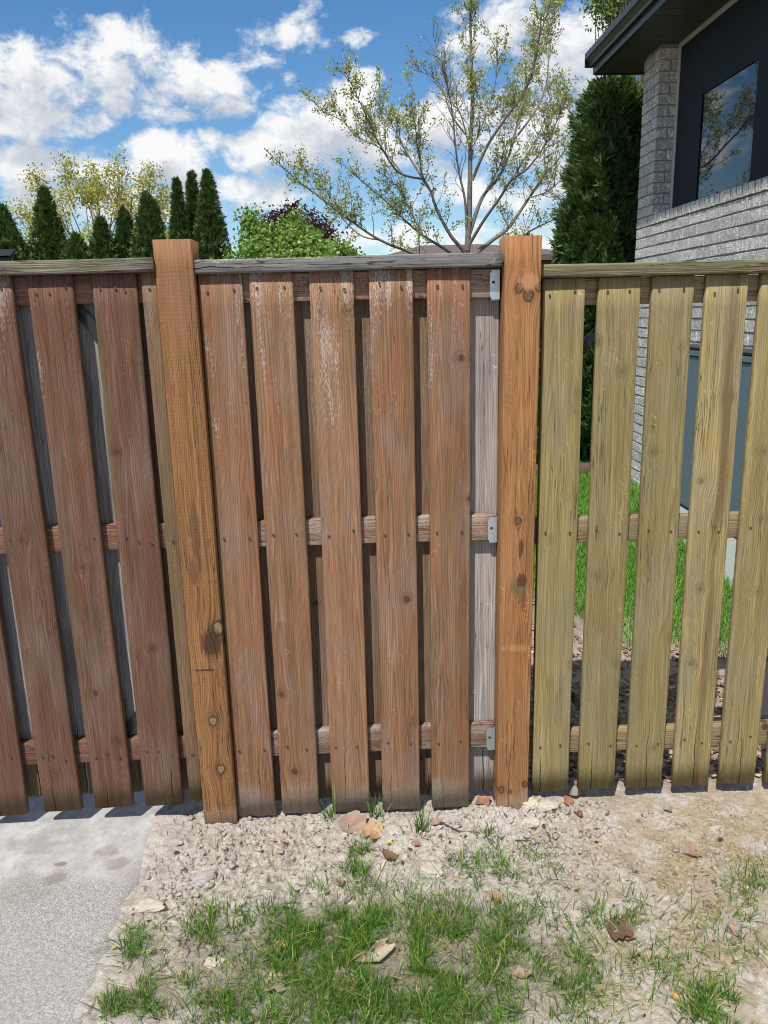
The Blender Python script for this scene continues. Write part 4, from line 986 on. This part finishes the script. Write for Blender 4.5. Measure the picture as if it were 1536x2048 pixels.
NAVY = plain('navy_fabric', (0.020, 0.028, 0.045), 0.7, 0, 0.2, 20)
cp = empty('patio_canopy', (-3.2, 4.5, 0.2), 'dark navy canopy edge peeking over the red-brown gate at the far left', 'canopy')
e1 = atY(31, 498, 4.5); e2 = atY(20, 511, 4.5)
q = MB(); q.add([(-5.2, 4.5, e1.z), (e1.x, 4.5, e1.z), (e2.x, 4.5, e2.z), (-5.2, 4.5, e2.z), (-5.2, 6.3, e1.z), (e1.x - 0.8, 6.3, e1.z), (e2.x - 0.8, 6.3, e2.z), (-5.2, 6.3, e2.z)], [(0, 3, 2, 1), (4, 5, 6, 7), (0, 1, 5, 4), (1, 2, 6, 5), (2, 3, 7, 6), (3, 0, 4, 7)]); q.build('canopy_roof', NAVY, cp)
q = MB(); e3 = atY(14, 516, 4.5); q.add([(-5.1, 4.56, e2.z - 0.012), (e3.x, 4.56, e2.z - 0.012), (e3.x, 4.56, e2.z - 0.12), (-5.1, 4.56, e2.z - 0.12), (-5.1, 6.2, e2.z - 0.012), (e3.x - 0.8, 6.2, e2.z - 0.012), (e3.x - 0.8, 6.2, e2.z - 0.12), (-5.1, 6.2, e2.z - 0.12)], [(0, 3, 2, 1), (4, 5, 6, 7), (0, 1, 5, 4), (1, 2, 6, 5), (2, 3, 7, 6), (3, 0, 4, 7)]); q.build('valance', NAVY, cp)
for (x_, y_) in ((e3.x - 0.06, 4.65), (e3.x - 0.85, 6.1), (-5.0, 4.65), (-5.0, 6.1)):
    q = MB(); q.tube([(x_, y_, 0.1), (x_, y_, e2.z - 0.02)], 0.03, 8); q.build('leg', STEEL, cp)
reparent(cp)

# ------------------------------------------------------------------ grass, straw, crumbs, leaves
def blades(rng, pts, hmin, hmax, wmin, wmax, cols, lean=0.45, droop=0.6, flat=False, lift=0.0, jitter=0.45):
    n = len(pts); h = rng.uniform(hmin, hmax, n); wd = rng.uniform(wmin, wmax, n); a = rng.random(n) * 2 * np.pi
    dirh = np.stack([np.cos(a), np.sin(a), np.zeros(n)], 1); ln = np.abs(rng.normal(0, lean, n))
    B = np.stack([pts[:, 0], pts[:, 1], soil_z(pts[:, 0], pts[:, 1]) - 0.003 + lift], 1)
    W = np.stack([-np.sin(a), np.cos(a), np.zeros(n)], 1); tw = rng.normal(0, 0.9, n)[:, None]; W = unit(W * np.cos(tw) + dirh * np.sin(tw))
    V = np.zeros((n, 7, 3)); up = np.array([0, 0, 1.0])
    for i, f in enumerate((0.0, 0.4, 0.75, 1.0)):
        out = (ln * f + droop * ln * f * f)[:, None] * h[:, None]; ris = (h * (f - 0.28 * np.minimum(ln, 1.6) * f * f))[:, None]
        if flat: ris = (h * 0.10 * f * rng.random(n))[:, None] + 0.002; out = (h * f)[:, None]
        C = B + dirh * out + up * ris + (W * np.sin(f * 2.2)[..., None] * h[:, None] * 0.0)
        ww = (wd * (1.0, 0.9, 0.6, 0.0)[i] * 0.5)[:, None]
        if i < 3: V[:, 2 * i] = C - W * ww; V[:, 2 * i + 1] = C + W * ww
        else: V[:, 6] = C
    V = V.reshape(-1, 3); b_ = (np.arange(n) * 7)[:, None]
    F = np.concatenate([b_ + np.array([[0, 1, 3]]), b_ + np.array([[0, 3, 2]]), b_ + np.array([[2, 3, 5]]), b_ + np.array([[2, 5, 4]]), b_ + np.array([[4, 5, 6]])])
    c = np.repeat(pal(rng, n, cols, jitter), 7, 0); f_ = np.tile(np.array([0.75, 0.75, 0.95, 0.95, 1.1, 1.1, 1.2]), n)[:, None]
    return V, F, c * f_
GREEN = [(0.065, 0.165, 0.016), (0.09, 0.21, 0.022), (0.045, 0.12, 0.012), (0.14, 0.27, 0.035)]
rng = np.random.default_rng(9)
def px_points(lst, clump=0.46, seed=0):
    """Patches given on the picture, laid on the ground plane."""
    out = []
    for (cx, cy, rx, ry, n) in lst:
        k = 0; tries = 0
        while k < n and tries < n * 12:
            tries += 1
            q_ = rng.normal(0, 0.52, 2)
            if q_[0] ** 2 + q_[1] ** 2 > 1.4: continue
            p = atZ(cx + q_[0] * rx, cy + q_[1] * ry, 0.012)
            if float(fbm(np.array(p.x * 15), np.array(p.y * 15), 300 + seed, 2)) < clump: continue
            if p.x < EDGE_X + 0.01 or p.y > 0.0: continue
            out.append((p.x, p.y)); k += 1
    return np.array(out)
patches = [(760, 1880, 170, 95, 2300), (850, 1960, 190, 90, 2300), (650, 1990, 170, 60, 900), (600, 1860, 70, 50, 800), (700, 1840, 60, 50, 600), (980, 1850, 110, 60, 700), (1010, 1735, 100, 40, 620), (1060, 1900, 90, 70, 500),
           (440, 1858, 55, 35, 560), (265, 1895, 34, 38, 300), (235, 2020, 60, 24, 300), (335, 1990, 50, 36, 330), (440, 2020, 70, 30, 400), (735, 1725, 45, 30, 360), (1150, 1960, 60, 60, 420), (1230, 1830, 50, 26, 200), (1430, 2010, 65, 42, 650),
           (1320, 1925, 60, 45, 200), (1500, 1770, 50, 45, 300), (1440, 1840, 80, 40, 120), (1500, 1900, 60, 40, 90), (560, 1935, 50, 40, 240), (930, 2040, 240, 30, 900), (560, 2040, 150, 20, 260), (700, 1930, 320, 110, 900)]
pts = px_points([(a_, b_, c_ * 1.2, d_ * 1.2, int(n_ * 1.05)) for (a_, b_, c_, d_, n_) in patches], 0.40)
pts = np.concatenate([pts, px_points([(760, 1900, 420, 170, 2200), (1300, 1900, 300, 170, 700)], 0.30, 9)])
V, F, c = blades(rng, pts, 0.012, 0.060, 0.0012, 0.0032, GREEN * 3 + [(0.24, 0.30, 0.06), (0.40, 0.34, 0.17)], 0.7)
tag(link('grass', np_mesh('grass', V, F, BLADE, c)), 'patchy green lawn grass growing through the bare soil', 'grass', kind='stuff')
STRAW = [(0.46, 0.37, 0.22), (0.55, 0.46, 0.30), (0.36, 0.29, 0.17), (0.30, 0.30, 0.13)]
pts = px_points([(1430, 1710, 200, 110, 5200), (1380, 1880, 220, 120, 4200), (1200, 1960, 160, 90, 2000), (1150, 1720, 140, 70, 900), (850, 1900, 300, 120, 2600), (420, 1950, 220, 90, 1400)], 0.42, 5)
V, F, c = blades(rng, pts, 0.018, 0.055, 0.0010, 0.0020, STRAW, flat=True)
tag(link('dry_straw', np_mesh('dry_straw', V, F, BLADE, c)), 'dead tan grass lying flat on the soil', 'straw', kind='stuff')
for (px, py, n, h, lab) in ((662, 1640, 26, 0.15, 'thin grass tuft between the second and third fence boards'), (752, 1640, 34, 0.13, 'wispy grass tuft between the third and fourth fence boards'), (842, 1668, 46, 0.16, 'bright green grass tuft at the foot of the fourth fence board'), (976, 1672, 40, 0.075, 'small grey-green grass tuft in front of the orange post'), (1236, 1846, 34, 0.08, 'upright grass tuft beside a curled brown leaf on bare soil')):
    p = atZ(px, py, 0.012); P2 = np.stack([p.x + rng.normal(0, 0.014, n), p.y + rng.normal(0, 0.010, n)], 1)
    V, F, c = blades(rng, P2, h * 0.4, h, 0.0018, 0.0034, GREEN + [(0.18, 0.26, 0.06)], 0.3)
    base_ = np.array([p.x, p.y, 0.012]); tag(link('grass_tuft', np_mesh('grass_tuft', V - base_, F, BLADE, c), None, tuple(base_)), lab, 'grass', 'grass tufts at the fence')
# lawn behind the right gate
n = 60000; X_ = rng.uniform(0.7, 2.55, n); Y_ = rng.uniform(1.1, 5.6, n)
k = (Y_ + 1.0 * fbm(X_ * 1.5, Y_ * 1.5, 70, 3) - np.clip(1.45 - X_, 0, 1) * 2.2) > 1.75
k &= rng.random(n) < np.clip((Y_ + 1.2 * X_ - 2.2) / 1.8, 0.12, 1)
V, F, c = blades(rng, np.stack([X_[k], Y_[k]], 1), 0.05, 0.11, 0.003, 0.0055, [(0.12, 0.28, 0.03), (0.16, 0.35, 0.045), (0.09, 0.22, 0.025), (0.21, 0.39, 0.07)])
tag(link('lawn_grass', np_mesh('lawn_grass', V, F, BLADE, c)), 'lush green lawn seen between the olive gate boards', 'lawn', kind='stuff')

# loose crumbs of clay
ico = bmesh.new(); bmesh.ops.create_icosphere(ico, subdivisions=1, radius=1.0)
IV = np.array([v.co[:] for v in ico.verts]); IF = np.array([[v.index for v in f.verts] for f in ico.faces]); ico.free()
def crumbs(pts, rmin, rmax, seed, power=2.5):
    r_ = np.random.default_rng(seed); n = len(pts); rad_ = rmin + (rmax - rmin) * r_.random(n) ** power
    V = IV[None] * (1 + r_.uniform(-0.55, 0.35, (n, len(IV), 1))) * rad_[:, None, None] * r_.uniform(0.6, 1.25, (n, 1, 3)) * np.array([1, 1, 0.72])
    V[:, :, 0] += pts[:, 0:1]; V[:, :, 1] += pts[:, 1:2]; V[:, :, 2] += (soil_z(pts[:, 0], pts[:, 1]) + rad_ * 0.02)[:, None]
    F = (IF[None] + (np.arange(n) * len(IV))[:, None, None]).reshape(-1, 3)
    return V.reshape(-1, 3), F
def scatter(lst):
    out = []
    for (cx, cy, rx, ry, n) in lst:
        q_ = rng.normal(0, 0.5, (n, 2))
        for a_ in q_:
            p = atZ(cx + a_[0] * rx, cy + a_[1] * ry, 0.012)
            if p.x > EDGE_X + 0.005 and p.y < 0.06: out.append((p.x, p.y))
    return np.array(out)
cp_ = scatter([(420, 1700, 150, 90, 700), (370, 1780, 90, 70, 350), (600, 1680, 170, 60, 450), (1040, 1660, 130, 60, 550), (820, 1660, 220, 50, 400), (400, 1880, 120, 70, 300), (1150, 1720, 200, 60, 500), (900, 1800, 300, 120, 500), (1320, 1750, 300, 160, 1500)])
V, F = crumbs(cp_, 0.0012, 0.015, 4, 5.0)
tag(link('soil_crumbs', np_mesh('soil_crumbs', V, F, SOIL_MAT)), 'loose crumbs of dry clay scattered before the fence', 'soil', kind='stuff')
gp_ = scatter([(420, 1720, 200, 120, 1400), (700, 1680, 330, 70, 1200), (1080, 1680, 220, 80, 1100), (1330, 1760, 280, 180, 1200), (800, 1880, 420, 150, 1000)])
V, F = crumbs(gp_, 0.0009, 0.0045, 14, 2.0)
tag(link('soil_grit', np_mesh('soil_grit', V, F, SOIL_MAT)), 'fine grit strewn over the dry soil', 'soil', kind='stuff')
CLAY = plain('pale_clay', (0.44, 0.395, 0.34), 0.95, 0, 0.42, 60, 1.0, 0.15); CLAY_G = plain('grey_clay', (0.36, 0.335, 0.32), 0.95, 0, 0.25, 60, 0.7, 0.15); CLAY_Y = plain('yellow_clay', (0.48, 0.43, 0.33), 0.95, 0, 0.2, 60, 0.6, 0.15)
def clod(px, py, sx, sy, sz, mat, seed, lab, rz=0.0):
    p = atZ(px, py, 0.014); bm = bmesh.new(); bmesh.ops.create_icosphere(bm, subdivisions=4, radius=1.0)
    for v in bm.verts:
        d = v.co.copy(); f = 1 + 0.28 * mnoise.noise(d * 1.3 + Vector((seed, 0, 0))) + 0.2 * mnoise.noise(d * 3.1 + Vector((0, seed, 0))) + 0.12 * mnoise.noise(d * 7 + Vector((0, 0, seed)))
        v.co = Vector((d.x * sx * f, d.y * sy * f, d.z * sz * f))
        if v.co.z > sz * 0.55: v.co.z = sz * 0.55 + (v.co.z - sz * 0.55) * 0.35
    me_ = bpy.data.meshes.new('clay_clod'); bm.to_mesh(me_); bm.free(); me_.materials.append(mat)
    for f_ in me_.polygons: f_.use_smooth = True
    o = link('clay_clod', me_, None, (p.x, p.y, float(soil_z(p.x, p.y)) + sz * 0.25), (0, 0, rz)); tag(o, lab, 'clod', 'clay clods')
clod(408, 1762, 0.040, 0.022, 0.024, CLAY_G, 1, 'dark grey furrowed clod lying right of the concrete edge', 0.6)
clod(352, 1692, 0.026, 0.014, 0.012, CLAY_G, 2, 'flat grey clod near the foot of the brown post', -0.2)
clod(1060, 1622, 0.036, 0.030, 0.022, CLAY_Y, 3, 'yellowish clod right of the orange post foot')
clod(1095, 1628, 0.040, 0.030, 0.022, CLAY, 4, 'pale clod right of the yellowish one near the orange post')
clod(1062, 1655, 0.036, 0.024, 0.020, CLAY, 5, 'pale clod just in front of the yellowish clod')
clod(865, 1740, 0.042, 0.040, 0.016, CLAY, 6, 'broad pale clay slab below the brown curled leaf', 0.3)
clod(790, 1665, 0.030, 0.034, 0.018, CLAY, 7, 'pale lump of clay below the fourth fence board')
clod(472, 1815, 0.030, 0.018, 0.014, CLAY, 8, 'pale clod with a shaded hollow above the left grass patch', 0.5)
clod(300, 1818, 0.048, 0.028, 0.010, CLAY, 9, 'low cracked clay plate at the concrete edge')
clod(430, 1925, 0.028, 0.022, 0.010, CLAY_Y, 10, 'small tan clay plate below the left grass patch')
clod(1012, 1612, 0.040, 0.026, 0.022, CLAY, 11, 'pale clod heaped against the orange post foot')
clod(685, 1715, 0.022, 0.018, 0.016, CLAY, 12, 'rounded clay lump left of the stick')
clod(1330, 1795, 0.018, 0.014, 0.010, CLAY, 13, 'small pale stone on the bare soil at right')

def leaf_obj(px, py, size, col, lab, seed, curl=0.5, rz=None, tilt=0.2, kind='oval', up=0.006):
    rr = random.Random(seed); n = 9
    vs_ = []; fs_ = []
    for i in range(n):
        f = i / (n - 1); wdt = math.sin(math.pi * min(1, max(0, f * 0.96 + 0.02))) ** 0.7 * (0.34 if kind == 'oval' else 0.55) * (1 + rr.uniform(-.16, .16) * (2 if kind != 'oval' else 1))
        for k in (-1, -0.5, 0, 0.5, 1):
            x_ = (f - 0.5); y_ = wdt * k
            z_ = curl * (abs(k) ** 1.6) * wdt * 0.9 + curl * 0.55 * (f - 0.5) ** 2 + rr.uniform(-0.025, 0.025) + 0.05 * math.sin(f * 9 + seed)
            vs_.append((x_ * size, y_ * size, z_ * size))
    for i in range(n - 1):
        for k in range(4): fs_.append((i * 5 + k, i * 5 + k + 1, (i + 1) * 5 + k + 1, (i + 1) * 5 + k))
    cols_ = [tuple(cc * (0.8 + 0.4 * rr.random()) for cc in col) for _ in vs_]
    me_ = mesh('dry_leaf', vs_, fs_, DRYLEAF, True, None, cols_)
    p = atZ(px, py, 0.016); zz_ = float(soil_z(p.x, p.y))
    o = link('dry_leaf', me_, None, (p.x, p.y, zz_ + up), (rr.uniform(-tilt, tilt), rr.uniform(-tilt, tilt), rr.uniform(0, 6.28) if rz is None else rz))
    return tag(o, lab, 'leaf', 'dry leaves on the soil')
DRYLEAF = leaf_mat('dry_leaf', 0.65, 0.15)
OR, BRN, PNK, TAN, YEL, DRK, GRY = (0.44, 0.27, 0.15), (0.17, 0.095, 0.062), (0.31, 0.215, 0.165), (0.47, 0.39, 0.28), (0.60, 0.46, 0.12), (0.09, 0.05, 0.038), (0.30, 0.25, 0.23)
for i, (px, py, sz, col, lab, kd) in enumerate((
    (745, 1668, 0.080, OR, 'large orange-tan curled leaf below the third fence board', 'wide'), (706, 1652, 0.092, PNK, 'big pinkish-brown leaf left of the orange-tan leaf', 'wide'), (780, 1686, 0.030, YEL, 'small yellow leaf above the brown boat-shaped leaf', 'oval'),
    (778, 1716, 0.062, BRN, 'brown boat-shaped leaf lying in the grass above the stick', 'oval'), (832, 1692, 0.036, (0.30, 0.12, 0.09), 'small red-brown leaf right of the yellow leaf', 'oval'), (876, 1652, 0.045, PNK, 'pinkish leaf under the long twig', 'oval'),
    (550, 1970, 0.085, TAN, 'tattered tan leaf in the lower left grass', 'wide'), (750, 1908, 0.095, TAN, 'torn pale leaf in the middle of the grass', 'wide'), (690, 1965, 0.075, PNK, 'crumpled pinkish leaf below the torn pale leaf', 'wide'), (437, 1992, 0.058, PNK, 'dusty pink leaf beside the lower left grass', 'oval'),
    (1240, 1862, 0.080, BRN, 'curled brown leaf beside the upright grass tuft', 'wide'), (1258, 1874, 0.050, PNK, 'reddish leaf just right of the curled brown leaf', 'oval'), (1156, 1637, 0.045, BRN, 'folded dark brown leaf below the olive gate', 'oval'), (1136, 1610, 0.062, (0.34, 0.16, 0.09), 'rust-brown leaf standing at the first olive board', 'oval'),
    (1146, 1592, 0.07, GRY, 'grey curled leaf under the second olive board', 'wide'), (1335, 1623, 0.045, GRY, 'mauve-grey leaf on bare soil below the olive gate', 'oval'), (1385, 1705, 0.062, PNK, 'pair-like pinkish leaf scrap on the thatch at right', 'wide'), (1440, 1683, 0.028, DRK, 'tiny dark leaf scrap on the thatch at right', 'oval'),
    (1465, 1850, 0.060, GRY, 'silver-grey crumpled leaf at the right edge', 'wide'), (1470, 1860, 0.045, (0.45, 0.28, 0.18), 'copper leaf tip beside the silver-grey leaf', 'oval'), (568, 1682, 0.035, (0.40, 0.24, 0.16), 'small copper leaf on the clods before the second board', 'oval'), (560, 1900, 0.048, (0.50, 0.33, 0.15), 'folded golden-brown leaf left of the dense grass', 'oval'),
    (1200, 1690 + 4, 0.014, YEL, 'tiny yellow petal on the bare soil', 'oval'), (228, 1902, 0.016, YEL, 'tiny yellow leaf on the concrete edge', 'oval'), (297, 1908, 0.020, YEL, 'small yellow leaf right of the left grass tuft', 'oval'), (1350, 1990, 0.026, (0.60, 0.36, 0.12), 'small orange leaf in the lower right grass', 'oval'),
    (680, 1770, 0.040, PNK, 'pink leaf scrap left of the stick', 'oval'), (990, 1790, 0.05, (0.38, 0.2, 0.12), 'narrow rust leaf in the grass below the clay slab', 'oval'), (965, 1612, 0.055, (0.33, 0.17, 0.11), 'brown leaf tucked under the grey back board', 'wide'), (1045, 1950, 0.05, PNK, 'pink-brown leaf inside the lower grass', 'oval'))):
    leaf_obj(px, py, sz, col, lab, 400 + i, 0.5 if kd == 'oval' else 0.35, None, 0.25, kd)
STICK = plain('dry_stick', (0.50, 0.43, 0.33), 0.85, 0, 0.25, 60, 0.3); TWIG = plain('dark_twig', (0.12, 0.09, 0.075), 0.9, 0, 0.3, 60, 0.3)
def stick(pxs, r, mat, name, lab, cat):
    pts = []
    for (px, py) in pxs:
        p = atZ(px, py, 0.016); pts.append((p.x, p.y, float(soil_z(p.x, p.y)) + r + 0.002))
    base_ = Vector(pts[0]); q = MB(); q.tube([tuple(Vector(p) - base_) for p in pts], [r * (1 - 0.35 * i / len(pts)) for i in range(len(pts))], 6)
    tag(q.build(name, mat, None, True, tuple(base_)), lab, cat)
stick([(746, 1780), (758, 1750), (770, 1724)], 0.0042, STICK, 'stick', 'short pale split stick lying below the brown boat-shaped leaf', 'stick')
stick([(880, 1655), (920, 1662), (955, 1670), (990, 1690)], 0.0030, TWIG, 'twig', 'thin dark twig lying before the orange post', 'twig')
stick([(1030, 1689), (1060, 1687), (1095, 1690)], 0.0022, TWIG, 'twig', 'short straight twig right of the orange post', 'twig')
stick([(206, 1969), (235, 1976), (262, 1977)], 0.0018, STICK, 'twig', 'thin pale stalk at the lower concrete edge', 'twig')
# small scraps of leaf and bark
bp = scatter([(760, 1680, 330, 60, 220), (1100, 1640, 150, 50, 120), (700, 1900, 420, 130, 260), (1300, 1820, 300, 180, 260), (350, 1850, 160, 120, 90)]); n = len(bp)
C = np.stack([bp[:, 0], bp[:, 1], soil_z(bp[:, 0], bp[:, 1]) + 0.003], 1); D = unit(rng.normal(size=(n, 3)) * np.array([1, 1, 0.25])); W = unit(np.cross(D, unit(np.array([0, 0, 1.0]) + rng.normal(0, 0.35, (n, 3)))))
L = rng.uniform(0.006, 0.026, n); V, F, c = rhombs(C, D, W, L, L * rng.uniform(0.3, 0.8, n), pal(rng, n, [(0.13, 0.08, 0.055), (0.28, 0.19, 0.13), (0.40, 0.30, 0.20), (0.20, 0.16, 0.14), (0.07, 0.05, 0.04)], 0.3), 0.12)
tag(link('leaf_scraps', np_mesh('leaf_scraps', V, F, DRYLEAF, c)), 'tiny scraps of dead leaf and bark strewn over the soil', 'leaf litter', kind='stuff')
# brown leaf litter behind the olive gate
n = 5200; X_ = rng.uniform(0.55, 1.75, n); Y_ = 0.14 + np.abs(rng.normal(0, 0.75, n)); k = (Y_ < 2.6) & ((Y_ < 1.35) | (X_ < 1.2)); X_, Y_ = X_[k], Y_[k]; n = len(X_)
C = np.stack([X_, Y_, soil_z(X_, Y_) + rng.uniform(0.002, 0.014, n)], 1); D = unit(rng.normal(size=(n, 3)) * np.array([1, 1, 0.35])); W = unit(np.cross(D, unit(np.array([0, 0, 1.0]) + rng.normal(0, 0.4, (n, 3)))))
L = rng.uniform(0.015, 0.05, n); V, F, c = rhombs(C, D, W, L, L * 0.6, pal(rng, n, [(0.26, 0.17, 0.12), (0.36, 0.26, 0.19), (0.16, 0.105, 0.075), (0.48, 0.37, 0.28)], 0.3), 0.12)
tag(link('leaf_litter', np_mesh('leaf_litter', V, F, DRYLEAF, c)), 'brown dead leaves heaped behind the olive gate', 'leaf litter', kind='stuff')
# edging at the cedar foot
q = MB(); q.tube([(1.0, 5.0, 0.30), (1.6, 4.98, 0.31), (2.45, 5.0, 0.31)], 0.07, 8); tag(q.build('bed_edging', BARK_D, None, True), 'dark timber edging along the bed at the cedar foot', 'edging')
